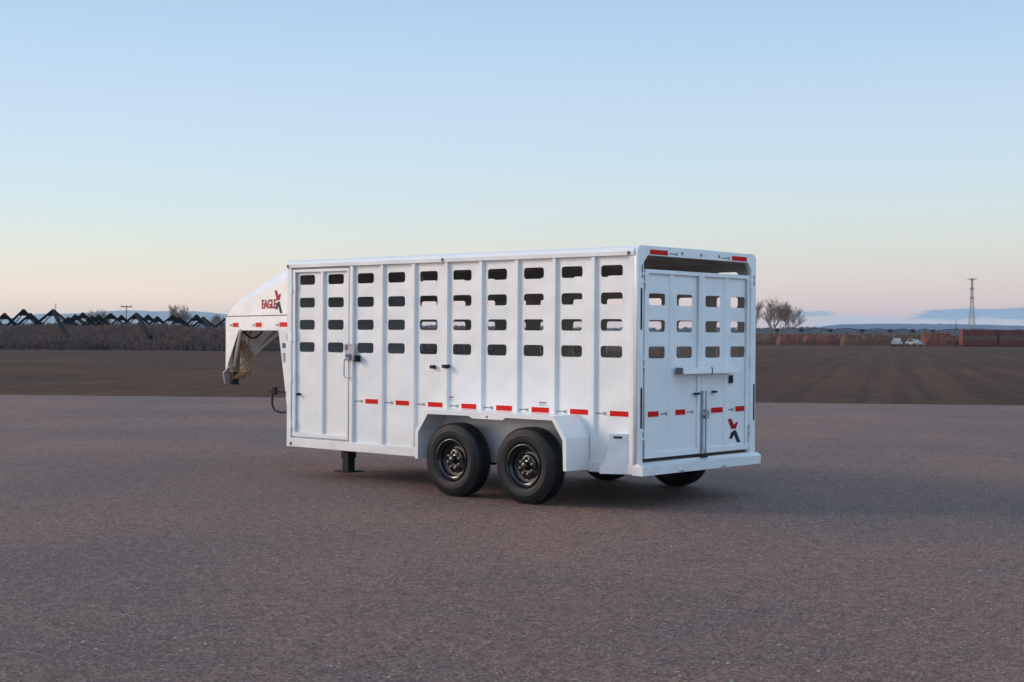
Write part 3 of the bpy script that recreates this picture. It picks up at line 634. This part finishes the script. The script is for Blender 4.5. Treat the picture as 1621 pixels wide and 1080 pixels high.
# diagonal struts under the neck
for yy0 in (-.13, .13):
    st_ = MB(); a0 = Vector((-7.0, cy + yy0 * 2.6, 1.742)); a1 = Vector((cx + .06, cy + yy0 * .4, 1.26)); st_.tube(a0, a1, .022, seg=8); st_.build('neck_brace', 'inner', T, 40)
st_ = MB(); st_.box(-7.45, -7.42, cy - .05, cy + .05, 1.35, 1.742, .002, mx=Matrix.Translation((-7.45, 0, 1.742)) @ Matrix.Rotation(R(18), 4, 'Y') @ Matrix.Translation((7.45, 0, -1.742))); st_.build('neck_back_plate', 'primer', T)
# safety chains
def chain(pts, parent, r=.0075, ll=.036):
    ch = MB(); pos = [Vector(p) for p in pts]; total = 0; i = 0; d = 0; k = 0
    seg = [(a, b_) for a, b_ in zip(pos, pos[1:])]
    for a, b_ in seg:
        n = max(1, int((b_ - a).length / (ll * .8)))
        for j in range(n):
            c0 = a.lerp(b_, (j + .5) / n); dr2 = (b_ - a).normalized(); q = dr2.to_track_quat('Z', 'Y') @ Matrix.Rotation(R(90 * (k % 2)), 3, 'Z').to_quaternion(); k += 1
            ring = [c0 + q @ Vector((math.cos(2 * math.pi * e / 8) * ll * .33, 0, math.sin(2 * math.pi * e / 8) * ll * .55)) for e in range(9)]
            ch.path(ring, r * .6, 4)
    return ch.build('safety_chain', 'chain', parent)
for off in (-.08, -.03, .05):
    for s2 in (0, .03, .06):
        pts = []
        for i in range(13):
            u_ = i / 12; pts.append((cx + .09 + s2 + .18 * math.sin(math.pi * u_) * (1 + s2 * 3), cy + off + .02 * math.sin(6 * u_), 1.60 - .50 * u_ - .10 * math.sin(math.pi * u_)))
        chain(pts, T)
rg = random.Random(4)
for k in range(3):
    a0 = Vector((-7.42 + .09 * k, cy - .05 + .03 * k, 1.735)); pts = [a0 + Vector((.02 * math.sin(i * 1.3 + k), .02 * math.cos(i + k), -(.12 + .055 * (4 - k)) * i / 3)) for i in range(4)]; chain(pts, T)
hs = MB(); hs.path([(-7.30 + .40 * i / 10, cy - .06, 1.73 - .09 * math.sin(math.pi * i / 10)) for i in range(11)], .012, 6); hs.build('wiring_harness', 'black', T)
# gussets where the neck meets the body
for mir in (False, True):
    g = MB(); y_ = .10 if not mir else W - .10
    g.poly([(-5.192, y_, 1.741), (-5.475, y_, 1.741), (-5.335, y_, .98), (-5.262, y_, .55), (-5.192, y_, .42)], (0, .012 if not mir else -.012, 0)); gg = g.build('neck_gusset', 'white', T)
    if not mir:
        s_ = MB(); s_.box(-5.395, -5.345, y_ - .012, y_ - .001, 1.53, 1.59, .003); s_.box(-5.31, -5.29, y_ - .012, y_ - .001, 1.62, 1.70, .002); s_.build('wiring_box', 'ink', gg)
        s_ = MB(); s_.box(-5.385, -5.350, y_ - .010, y_ - .001, 1.36, 1.47, .003); s_.build('label_plate', 'galv', gg)
# nose cover, lofted along the neck
secs = []   # (t, side top z, ridge z, ridge inset)
for t, zs, zr, ins in ((0.0, 2.42, 2.560, .12), (.10, 2.392, 2.548, .12), (.20, 2.352, 2.520, .12), (.30, 2.315, 2.472, .12), (.40, 2.275, 2.420, .12), (.55, 2.212, 2.338, .12), (.70, 2.152, 2.258, .11), (.80, 2.105, 2.212, .10), (.88, 2.050, 2.150, .09), (.95, 1.992, 2.075, .07), (1.0, 1.950, 1.985, .05), (1.02, 1.94, 1.948, .03)):
    p = nk(t, 0); h = W / 2 - p.y; r_ = h - min(ins * 1.2, h * .8)
    half = [(h, 1.936), (h, zs - .015), (h - .012, zs), (h - (h - r_) * .4, zs + (zr - zs) * .55), (h - (h - r_) * .75, zs + (zr - zs) * .90), (r_, zr), (r_ * .5, zr + .012)]
    ring = [(p.x, cy - a, z) for a, z in half] + [(p.x, cy, zr + .015)] + [(p.x, cy + a, z) for a, z in half[::-1]]
    secs.append(ring)
nb = MB(); V = [[nb.bm.verts.new(q) for q in ring] for ring in secs]
for a, c_ in zip(V, V[1:]):
    for i in range(len(a) - 1): nb.bm.faces.new((a[i], a[i + 1], c_[i + 1], c_[i]))
nb.bm.faces.new(V[-1]); nb.bm.faces.new(V[0][::-1])
nose = nb.build('nose_cover', 'white', T, 24)
# pressed crease on the nose flank
# lettering
dirn = D_.normalized(); flat = -dirn      # reading direction, left (front) to right (rear)
nrm = Vector((-D_.y, D_.x, 0)).normalized(); nrm = nrm if nrm.y < 0 else -nrm
def neck_mx(t, z): return basis(nk(t, z, out=.004), flat, (0, 0, 1), nrm)
text_mesh('lettering', 'EAGLE', .155, neck_mx(.455, 2.022), 'redfilm', T, width=1.20, thick=.0015, bold=.004)
def xl2(t, z, h):
    mx = neck_mx(t, z) @ Matrix.Diagonal((1.32, 1, 1, 1)); return xlogo(T, mx, h)
xl2(.262, 1.960, .275)
for (t0, t1) in ((.905, .815), (.540, .452), (.190, .075)):
    o_ = nk(t0, 1.786, out=.003); Ld = (nk(t1, 0) - nk(t0, 0)).length
    tape(T, o_, flat, (0, 0, 1), nrm, Ld, .056, .12, False)
# breakaway plug and cable loop by the body
lp = MB(); pts = [(-5.42, .08, 1.00), (-5.52, .07, .985), (-5.55, .07, .92), (-5.55, .07, .83), (-5.50, .07, .765), (-5.40, .07, .745), (-5.25, .075, .75)]
lp.path(pts, .012, 8); cl_ = lp.build('breakaway_cable', 'black', T, 60)
lp = MB(); lp.box(-5.60, -5.30, .05, .075, .985, 1.005, .003); lp.box(-5.53, -5.46, .04, .085, .96, 1.05, .006); lp.build('cable_plug', 'black', cl_)
# landing jack
jk = empty('landing_jack', (-5.03, .86, 0)); jk.parent = T
j = MB(); j.box(-.068, .068, -.068, .068, .17, .62, .005); j.build('outer_leg', 'steel', jk)
j = MB(); j.box(-.056, .056, -.056, .056, .012, .20, .004); j.build('inner_leg', 'steel', jk)
j = MB(); j.box(-.13, .13, -.13, .13, .001, .014, .003); j.build('foot_plate', 'steel', jk)
j = MB(); j.tube((0, -.055, .26), (0, -.10, .26), .015, seg=8); j.build('crank_stub', 'steel', jk)

# ---------------------------------------------------------------- background
def beam(mbx, a, b_, w):
    mbx.tube(a, b_, w, seg=4)
def spoon(t, d): return ground_at(t, d)
def tpx(u): return (u - 810.5) / 2356.3  # image pixel column to tangent off the view axis
rb = random.Random(11)
# weed belt: a low bank thick with dead stalks
WD = 146
bm = bmesh.new(); nx = 160; cols_ = []
for i in range(nx + 1):
    t = -0.42 + (0.06 + 0.42) * i / nx; rowv = []
    for (dd, hz_) in ((0, -.04), (1.0, .35), (2.5, 1.0), (5, 1.6), (9, 1.85), (16, 1.6), (24, -.05)):
        p = ground_at(t, WD + dd + .8 * noise.noise(Vector((i * .3, dd, 0)))); rowv.append(bm.verts.new((p.x, p.y, hz_ * (1 + .15 * noise.noise(Vector((i * .22, dd * .3, 4)))))))
    cols_.append(rowv)
for a, c_ in zip(cols_, cols_[1:]):
    for k in range(len(a) - 1): bm.faces.new((a[k], c_[k], c_[k + 1], a[k + 1]))
me = bpy.data.meshes.new('weed_bank'); bm.to_mesh(me); bm.free(); tag(obj('weed_bank', me, 'berm'), kind='structure')
verts = []; faces = []
def blade(p, h, w, lean):
    a = rb.uniform(0, math.pi); dx, dy = math.cos(a) * w, math.sin(a) * w; k = len(verts)
    verts.extend([(p.x - dx, p.y - dy, p.z), (p.x + dx, p.y + dy, p.z), (p.x + dx * .5 + lean[0], p.y + dy * .5 + lean[1], p.z + h), (p.x - dx * .5 + lean[0], p.y - dy * .5 + lean[1], p.z + h)])
    faces.append((k, k + 1, k + 2, k + 3))
for i in range(80000):
    t = rb.uniform(-0.42, 0.05); dd = 9 * rb.random(); p = ground_at(t, WD + dd)
    p.z = 1.72 * min(1, (dd / 5)) ** .75; cl0 = noise.noise(Vector((p.x * .25, p.y * .25, 0)))
    h = rb.uniform(.25, .75) * (1 + .7 * cl0)
    blade(p, h, rb.uniform(.012, .04), (rb.uniform(-.16, .16), rb.uniform(-.16, .16)))
me = bpy.data.meshes.new('dead_weeds'); me.from_pydata(verts, [], faces); tag(obj('dead_weeds', me, 'weed'), kind='stuff')

# stacked irrigation truss frames behind the weeds: rafters of angled steel
frames = [(7, 497, 165, 0), (37, 491, 158, 0), (48, 497, 166, 0), (84, 491, 155, 1), (108, 503, 190, 0), (119, 499, 186, 0), (131, 496, 178, 0), (146, 501, 200, 0), (156, 500, 195, 0), (175, 497, 176, 0),
          (192, 500, 186, 0), (216, 496.5, 157, 1), (234, 499.5, 176, 0), (249, 502, 188, 0), (273, 500, 176, 0), (284, 503, 186, 0), (311, 499.5, 168, 0), (322, 503, 159, 1), (363, 500, 172, 0), (-22, 492, 158, 0)]
where = ['at the left edge of the photo', 'second from the left edge, tall and open', 'tucked close behind the tall open one at left', 'largest peak, under the thin pole, with a long leg down the weeds',
         'small peak right of the largest one', 'second small peak right of the largest one', 'before the wide bare shrub, on its left side', 'low peak in front of the wide bare shrub, left half', 'low peak in front of the middle of the wide bare shrub',
         'at the right side of the wide bare shrub', 'just left of the faint crossarm pole', 'tall, solid, right of the crossarm pole, long leg down the weeds', 'next on the right of the tall solid one', 'small peak between the crossarm pole and the twin bare trees',
         'below the left one of the twin bare trees', 'below the right one of the twin bare trees', 'taller one of the last pair before the trailer', 'last low one before the trailer, long leg down the weeds', 'half hidden behind the trailer nose', 'beyond the left edge of the photo']
for n_, ((u, vpx, d, longleg), wh) in enumerate(zip(frames, where)):
    base = ground_at(tpx(u), d); hor = 540 + 2356.3 * (-0.0039) * -1 - 0 + (u - 810.5) * .0067
    hor = 530.8 + (u - 810.5) * .0067
    z = 1.70 + (hor - vpx) * d / 2356.3
    rx_ = math.atan2(right.y, right.x)
    F = empty('irrigation_frame', base, rx_ + rb.uniform(-.12, .12))
    tag(F, 'dark truss frame ' + wh, 'truss frame', 'irrigation frames stored behind the weeds')
    r0 = .105 if z > 3.5 else .085
    sp_ = z * rb.uniform(1.0, 1.12); zb_ = .35
    for sx in (-1, 1):
        a = MB(); a.box(-r0, r0, -r0, r0, 0, (Vector((sx * sp_, 0, z - zb_))).length, .01, mx=Matrix.Translation((0, 0, z)) @ (Vector((sx * sp_, 0, zb_ - z)).to_track_quat('Z', 'Y').to_matrix().to_4x4()))
        a.build('leg', 'frame_dark', F)
    a = MB(); a.poly([(-.62, -.12, z - .62), (.62, -.12, z - .62), (.10, -.12, z + .10), (-.10, -.12, z + .10)], (0, .24, 0)); a.build('apex_plate', 'frame_dark', F)
    if n_ % 3 != 1:
        a = MB(); a.tube((-sp_ * .42, 0, z - (z - zb_) * .42), (sp_ * .42, 0, z - (z - zb_) * .42), .05, seg=5); a.build('tie_bar', 'frame_dark', F)
    # inner rafter
    q = z * .78 if n_ % 2 else z * .70
    a = MB(); a.tube((0, .15, z - .25), (-sp_ * .55, .15, z * .30), .06, seg=5); a.tube((.35, .15, z - .6), (sp_ * .8, .15, z * .12), .06, seg=5); a.build('brace', 'frame_dark', F)
    if longleg:
        # the leg that comes forward over the bank towards the field
        tip = ground_at(tpx(u + (22 if d < 160 else 17)), WD + 1.7); tip.z = 1.25
        loc = Matrix.Rotation(-F.rotation_euler.z, 4, 'Z') @ (tip - base); top = Vector((0, 0, z - .1))
        v_ = Vector((loc.x, loc.y, tip.z)) - top
        a = MB(); a.box(-.14, .14, -.14, .14, 0, v_.length, .01, mx=Matrix.Translation(top) @ v_.to_track_quat('Z', 'Y').to_matrix().to_4x4()); a.build('leg', 'frame_dark', F)

# poles
def pole(u, vt, d, cross, label, th=.14):
    base = ground_at(tpx(u), d); hor = 530.8 + (u - 810.5) * .0067; z = 1.7 + (hor - vt) * d / 2356.3
    P_ = empty('utility_pole', base, math.atan2(right.y, right.x)); tag(P_, label, 'pole')
    a = MB(); a.tube((0, 0, -.2), (0, 0, z), th, th * .7, 8); a.build('shaft', 'wood', P_)
    if cross:
        a = MB(); a.box(-cross / 2, cross / 2, -.1, .1, z - .45, z - .15, .02); a.build('crossarm', 'wood', P_)
        for x in (-cross * .45, 0, cross * .45):
            a = MB(); a.tube((x, 0, z - .15), (x, 0, z + .15), .08, seg=6); a.build('insulator', 'pylon', P_)
pole(88, 480, 300, 0, 'thin plain wooden pole rising above the weeds at far left', .10)
pole(200, 484, 420, 3.2, 'faint utility pole with one crossarm above the truss frames', .17)
pole(1513, 508, 700, 0, 'short dark post standing at the start of the red bins', .25)

# bare trees
def bare_tree(u, vt, d, spread, label, seed, trunks=1, nbr=5, group='bare trees on the skyline', name='bare_tree', depth=5):
    r_ = random.Random(seed); base = ground_at(tpx(u), d); hor = 530.8 + (u - 810.5) * .0067; H = 1.7 + (hor - vt) * d / 2356.3
    Tt = empty(name, base, 0); tag(Tt, label, 'tree', group)
    tr = MB(); cr_ = MB(); rmin = .0055 * d / 100
    def grow(p, dirv, ln, rad, lev):
        q = p + dirv * ln; mbx = tr if lev < 1 else cr_
        mbx.tube(p, q, max(rad, rmin), max(rad * .66, rmin), 4 if lev < 2 else 3, caps=False)
        if lev >= depth: return
        n = (3, 5, 4, 3, 2, 2)[lev] if lev < depth else 0
        for k in range(n):
            a = r_.uniform(0, 2 * math.pi); sp2 = r_.uniform(.25, .75) * spread
            nd = (dirv + Vector((math.cos(a), math.sin(a), r_.uniform(-.1, .5))) * sp2).normalized()
            st0 = p.lerp(q, r_.uniform(.45, 1.0)); grow(st0, nd, ln * r_.uniform(.58, .80), rad * .55, lev + 1)
    for k in range(trunks):
        off = Vector((r_.uniform(-1, 1), r_.uniform(-1, 1), 0)) * (.10 * H if trunks > 1 else 0)
        dv = Vector((off.x * .10, off.y * .10, 1)).normalized(); grow(off + Vector((0, 0, -.2)), dv, H * .30, H * .014, 0)
    t1 = tr.build('trunk', 'bark', Tt); c1 = cr_.build('crown', 'bark', Tt)
    mz = max(v.co.z for v in c1.data.vertices); s = H / mz
    for o in (t1, c1):
        for v in o.data.vertices: v.co.z *= s
    return Tt
bare_tree(1199, 466, 430, 1.0, 'bare tree whose trunk stands right against the trailer rear corner', 21, 2)
bare_tree(1216, 468, 440, 1.05, 'upright bare tree second from the trailer rear corner', 22, 2)
bare_tree(1232, 473, 430, 1.15, 'wide bare tree in the middle of the right cluster', 23, 3)
bare_tree(1248, 474, 435, 1.25, 'spreading bare tree at the right end of the right cluster', 24, 2)
bare_tree(147, 489, 380, 1.3, 'left half of the wide bare shrub behind the truss frames', 31, 4, name='bare_shrub')
bare_tree(167, 488, 385, 1.3, 'right half of the wide bare shrub behind the truss frames', 32, 4, name='bare_shrub')
bare_tree(273, 481, 390, .7, 'slim bare tree, left one of the twins between crossarm pole and trailer nose', 33, 2)
bare_tree(290, 479, 395, .75, 'slim bare tree, right one of the twins between crossarm pole and trailer nose', 34, 2)
bare_tree(347, 496, 420, .9, 'small faint bare tree just left of the trailer nose', 35, 2)

# right-hand background: red bins, rusty heaps, brush, vehicles
def bin_(u0, u1, d, label):
    a = ground_at(tpx(u0), d); c_ = ground_at(tpx(u1), d); wv = c_ - a; ln = wv.length; Hh = 3.55
    B = empty('storage_bin', (a + c_) / 2, math.atan2(wv.y, wv.x)); tag(B, label, 'bin', 'long dark red storage bins')
    m1 = MB()
    m1.box(-ln / 2, ln / 2, 0, 2.6, .12, Hh, .03)
    k = int(ln / .45)
    for i in range(k):
        x = -ln / 2 + ln * (i + .5) / k; m1.box(x - .07, x + .07, -.06, 0.0, .25, Hh - .15, .01)
    m1.build('body', 'bin_red', B)
    m1 = MB(); m1.box(-ln / 2 + .2, ln / 2 - .2, -.085, -.062, 1.25, 2.25, .005); m1.build('band', 'olive', B)
    for x in (-ln / 2 + .12, ln / 2 - .12):
        m1 = MB(); m1.box(x - .12, x + .12, -.12, -.0, .0, Hh + .04, .02); m1.build('end_post', 'rust', B)
    m1 = MB(); m1.box(-ln / 2 + .3, ln / 2 - .3, .3, 2.3, 0, .12, .0); m1.build('skid', 'frame_dark', B)
bin_(1524, 1579, 318, 'dark red ribbed storage bin with olive band, left of two on the right side')
bin_(1581, 1650, 318, 'dark red ribbed storage bin with olive band cut by the right edge of the photo')
def heap(u0, u1, d, h, mt, label, seed):
    a = ground_at(tpx(u0), d); c_ = ground_at(tpx(u1), d); wv = c_ - a; ln = wv.length; r_ = random.Random(seed)
    bm = bmesh.new(); nx, ny = max(24, int(ln * 2)), 14; g = []
    for j in range(ny + 1):
        rw = []
        for i in range(nx + 1):
            u_, v_ = i / nx, j / ny; e = max(0, math.sin(math.pi * v_)) ** .5 * min(1, 9 * u_, 9 * (1 - u_)) ** .6
            z = h * e * (0.84 + .22 * noise.noise(Vector((u_ * ln * .35, v_ * 2.2, seed))) + .22 * noise.noise(Vector((u_ * ln * 1.3, v_ * 7, seed + 3)))) - .06
            rw.append(bm.verts.new(((u_ - .5) * ln, v_ * 5, z)))
        g.append(rw)
    for j in range(ny):
        for i in range(nx): bm.faces.new((g[j][i], g[j][i + 1], g[j + 1][i + 1], g[j + 1][i]))
    # loose pieces poking out
    for k in range(int(ln * 1.6)):
        x = r_.uniform(-ln * .46, ln * .46); y = r_.uniform(.6, 3.5); zz_ = h * r_.uniform(.35, .85); L0 = r_.uniform(.4, 1.3)
        mxk = Matrix.Translation((x, y, zz_)) @ Matrix.Rotation(r_.uniform(-.7, .7), 4, 'Y') @ Matrix.Rotation(r_.uniform(0, 3), 4, 'Z') @ Matrix.Diagonal((L0, .22, .16, 1))
        bmesh.ops.create_cube(bm, size=1.0, matrix=mxk)
    bmesh.ops.recalc_face_normals(bm, faces=bm.faces)
    me = bpy.data.meshes.new('scrap_heap'); bm.to_mesh(me); bm.free(); o = obj('scrap_heap', me, mt); o.location = (a + c_) / 2; o.rotation_euler = (0, 0, math.atan2(wv.y, wv.x))
    tag(o, label, 'heap', 'rusty heaps along the far edge of the field')
heap(1188, 1238, 312, 2.5, 'rust_o', 'dull brown heap nearest the trailer rear corner', 1)
heap(1232, 1275, 308, 2.6, 'rust', 'brightest red heap below the bare tree cluster', 2)
heap(1272, 1338, 312, 2.5, 'rust', 'long dark red heap right of the brightest red one', 3)
heap(1334, 1368, 309, 2.6, 'rust_o', 'orange clay heap in the middle of the far row', 4)
heap(1360, 1466, 322, 3.0, 'rust_o', 'low brown heap behind the two white vehicles', 5)
heap(1462, 1514, 308, 3.3, 'rust', 'tall rusty heap between the white vehicles and the red bins', 6)
# brush above and behind the heaps
verts = []; faces = []
for i in range(26000):
    t = rb.uniform(.13, .40); dd = rb.random() * 26; p = ground_at(t, 325 + dd); cl0 = noise.noise(Vector((p.x * .06, p.y * .06, 0)))
    p.z = rb.random() * 1.7; h = rb.uniform(.4, 1.0) * (1 + .9 * cl0); blade(p, h, rb.uniform(.05, .16), (rb.uniform(-.3, .3), rb.uniform(-.3, .3)))
me = bpy.data.meshes.new('dry_brush'); me.from_pydata(verts, [], faces); tag(obj('dry_brush', me, 'brush'), kind='stuff')
# far dark tree belt
verts = []; faces = []
for i in range(24000):
    t = rb.uniform(-.42, .42); dd = rb.random() * 60; p = ground_at(t, 2600 + dd)
    hh = 15 * (1 + .45 * noise.noise(Vector((p.x * .012, p.y * .012, 1)))); p.z = rb.random() * hh; a = rb.uniform(1, 4); blade(p, a, rb.uniform(1, 4), (rb.uniform(-1, 1), rb.uniform(-1, 1)))
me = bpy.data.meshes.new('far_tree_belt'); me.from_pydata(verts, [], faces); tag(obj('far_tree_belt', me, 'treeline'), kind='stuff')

# centre-pivot spans standing in the far field
spans = [(1196, 1232), (1232, 1270), (1270, 1315), (1315, 1366), (1366, 1410), (1412, 1446), (1448, 1478), (1480, 1530), (1532, 1560), (1562, 1592), (1594, 1630)]
places = ['behind the bare tree cluster', 'under the right end of the bare tree cluster', 'below the small blue cloud', 'above the long dark red heap', 'above the orange clay heap', 'straight above the two white vehicles',
          'right of the two white vehicles', 'left of the lattice pylon', 'at the foot of the lattice pylon', 'above the left red bin', 'at the right edge above the red bins']
for (u0, u1), pw in zip(spans, places):
    d = 620; a = ground_at(tpx(u0), d); c_ = ground_at(tpx(u1), d + 10); wv = c_ - a; ln = wv.length
    F = empty('pivot_span', (a + c_) / 2, math.atan2(wv.y, wv.x)); tag(F, 'thin arched pivot span on the skyline ' + pw, 'irrigation span', 'irrigation pivot spans on the skyline')
    p_ = MB(); pr = None; n = 8
    for i in range(n + 1):
        x = -ln / 2 + ln * i / n; z = 4.3 + 1.1 * math.sin(math.pi * i / n)
        if pr: p_.tube(pr, (x, 0, z), .17, seg=5)
        pr = (x, 0, z)
    p_.build('pipe', 'frame_dark', F)
    p_ = MB(); prev = (-ln / 2, 0, 4.3)
    for i in range(1, n):
        x = -ln / 2 + ln * i / n; z = 3.6 + .5 * math.sin(math.pi * i / n); p_.tube(prev, (x, .4, z), .05, seg=4); p_.tube((x, .4, z), (x, 0, z + 1.1), .05, seg=4); prev = (x, .4, z)
    p_.tube(prev, (ln / 2, 0, 4.3), .05, seg=4); p_.build('truss', 'frame_dark', F)
    p_ = MB(); x = ln / 2 - .6
    p_.tube((x, 0, 4.6), (x - 1.3, 0, .5), .12, seg=5); p_.tube((x, 0, 4.6), (x + 1.1, 0, .5), .12, seg=5); p_.box(x - .8, x + .9, -.5, .5, 4.0, 5.3, .05); p_.build('tower', 'frame_dark', F)
    for xx in (x - 1.3, x + 1.1):
        p_ = MB(); p_.lathe([(.2, -.15), (.6, -.15), (.6, .15), (.2, .15)], (xx, 0, .58), seg=14); p_.build('wheel', 'black', F)

# vehicles parked far off
def vehicle(u, d, rz, label, pickup):
    base = ground_at(tpx(u), d); V_ = empty('pickup_truck' if pickup else 'parked_car', base, math.atan2(right.y, right.x) + rz); tag(V_, label, 'pickup' if pickup else 'car')
    Lh = 2.0 if pickup else 1.75
    def profile(pts, w, name, mt, y0=None):
        a = MB(); a.poly([(x, -w, z) for x, z in pts], (0, 2 * w, 0)); return a.build(name, mt, V_)
    if pickup:
        profile([(-Lh, .42), (Lh, .42), (Lh, .92), (1.25, 1.02), (.75, 1.05), (-.25, 1.05), (-Lh, 1.0)], .88, 'body', 'carwhite'); profile([(-.28, 1.051), (.74, 1.051), (.42, 1.60), (-.12, 1.62)], .76, 'cab', 'carwhite')
        profile([(-.20, 1.10), (.62, 1.10), (.38, 1.54), (-.08, 1.54)], .768, 'side_window', 'glass')
    else:
        profile([(-Lh, .40), (Lh, .40), (Lh, .80), (1.0, .92), (-1.45, .95), (-Lh, .85)], .84, 'body', 'carwhite'); profile([(-1.4, .951), (.95, .93), (.35, 1.38), (-.95, 1.40)], .70, 'cab', 'carwhite')
        profile([(-1.15, .98), (.72, .98), (.30, 1.33), (-.88, 1.34)], .708, 'side_window', 'glass')
    for x in (-Lh * .62, Lh * .62):
        for y in (-.86, .66):
            a = MB(); a.lathe([(.12, 0), (.36, 0), (.36, .2), (.12, .2)], (x, y, .36), seg=18); a.build('wheel', 'black', V_)
vehicle(1420, 300, R(68), 'small white pickup parked far off below the skyline, left of two white vehicles', True)
vehicle(1447, 302, R(-66), 'small white car parked far off, right of two white vehicles', False)

# lattice pylon
d = 1150; base = ground_at(tpx(1538), d); H = 1.7 + (535.7 - 441) * d / 2356.3
Py = empty('lattice_pylon', base, math.atan2(right.y, right.x)); tag(Py, 'tall grey lattice pylon standing above the red bins at right', 'pylon')
def wz(z): return 4.6 * (1 - z / H) ** 1.5 + .9
lev = [0, 7, 13, 18.5, 23.5, 28, 32, 35.5, 38.5, 41.5, 44.5, H]
for sx in (-1, 1):
    for sy in (-1, 1):
        a = MB()
        for z0, z1 in zip(lev, lev[1:]): a.tube((sx * wz(z0) / 2, sy * wz(z0) / 2, z0), (sx * wz(z1) / 2, sy * wz(z1) / 2, z1), .19, seg=4)
        a.build('leg', 'pylon', Py)
a = MB()
for z0, z1 in zip(lev, lev[1:]):
    w0, w1 = wz(z0) / 2, wz(z1) / 2
    for s in (-1, 1):
        a.tube((-w0, s * w0, z0), (w1, s * w1, z1), .09, seg=3); a.tube((w0, s * w0, z0), (-w1, s * w1, z1), .09, seg=3)
        a.tube((s * w0, -w0, z0), (s * w1, w1, z1), .09, seg=3); a.tube((s * w0, w0, z0), (s * w1, -w1, z1), .09, seg=3)
    a.tube((-w1, -w1, z1), (w1, -w1, z1), .10, seg=3); a.tube((-w1, w1, z1), (w1, w1, z1), .10, seg=3)
a.build('bracing', 'pylon', Py)
for z, hw in ((H - .8, 3.6), (H - 8.2, 2.0), (H - 15, 1.8)):
    a = MB(); a.tube((-hw, 0, z), (hw, 0, z), .28, seg=4); a.tube((-hw, 0, z), (0, 0, z + 1.4), .12, seg=3); a.tube((hw, 0, z), (0, 0, z + 1.4), .12, seg=3); a.box(-.9, .9, -.5, .5, z - .6, z + .6, .05); a.build('crossarm', 'pylon', Py)

# ---------------------------------------------------------------- distant hills and air
def ridge(name, t0, t1, d, hfun, depth=1200, mt='hill'):
    bm = bmesh.new(); n = 260; rows = []
    for i in range(n + 1):
        t = t0 + (t1 - t0) * i / n; h = hfun(t, i)
        a = ground_at(t, d - depth * .5); b2 = ground_at(t, d - depth * .22); c2 = ground_at(t, d); e2 = ground_at(t, d + depth)
        rows.append([bm.verts.new((a.x, a.y, -2)), bm.verts.new((b2.x, b2.y, h * (.52 + .3 * noise.noise(Vector((i * .21, 2, 0)))))), bm.verts.new((c2.x, c2.y, h)), bm.verts.new((e2.x, e2.y, -2))])
    for a, c_ in zip(rows, rows[1:]):
        for k in range(3): bm.faces.new((a[k], c_[k], c_[k + 1], a[k + 1]))
    me = bpy.data.meshes.new(name); bm.to_mesh(me); bm.free(); return tag(obj(name, me, mt), kind='structure')
def px_h(v, t, d): return 1.7 + (530.8 + t * 2356.3 * .0067 - v) * d / 2356.3
def interp(x, pts):
    for (a, ya), (b_, yb) in zip(pts, pts[1:]):
        if x <= b_: return ya + (yb - ya) * max(0, min(1, (x - a) / (b_ - a)))
    return pts[-1][1]
LH = [(-60, 507), (30, 503), (60, 497), (100, 497), (150, 494), (200, 491), (250, 493), (300, 492), (360, 498), (430, 504), (520, 514), (640, 520), (1180, 523)]
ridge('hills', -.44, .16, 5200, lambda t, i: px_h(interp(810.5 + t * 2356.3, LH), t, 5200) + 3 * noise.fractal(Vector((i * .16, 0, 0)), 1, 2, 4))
RH = [(1180, 522), (1290, 518), (1330, 513.5), (1400, 512.5), (1500, 513), (1560, 514), (1621, 516), (1700, 520)]
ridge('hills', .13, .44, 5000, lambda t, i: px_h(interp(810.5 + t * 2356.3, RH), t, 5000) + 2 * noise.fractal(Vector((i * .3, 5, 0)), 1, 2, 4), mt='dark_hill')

hz = MB(); hz.box(-7200, 7200, -7200, 7200, -3.0, 125, 0)
hm = bpy.data.materials.new('far_air'); hm.use_nodes = True; t = hm.node_tree; t.nodes.clear()
pv = N(t, 'ShaderNodeVolumePrincipled'); pv.inputs['Color'].default_value = (0.72, 0.84, 0.98, 1); pv.inputs['Density'].default_value = 0.9e-4; pv.inputs['Anisotropy'].default_value = 0.0
ou = N(t, 'ShaderNodeOutputMaterial'); L(t, pv.outputs[0], ou.inputs['Volume'])
M['haze'] = hm
ho = hz.build('haze', 'haze'); tag(ho, kind='stuff')
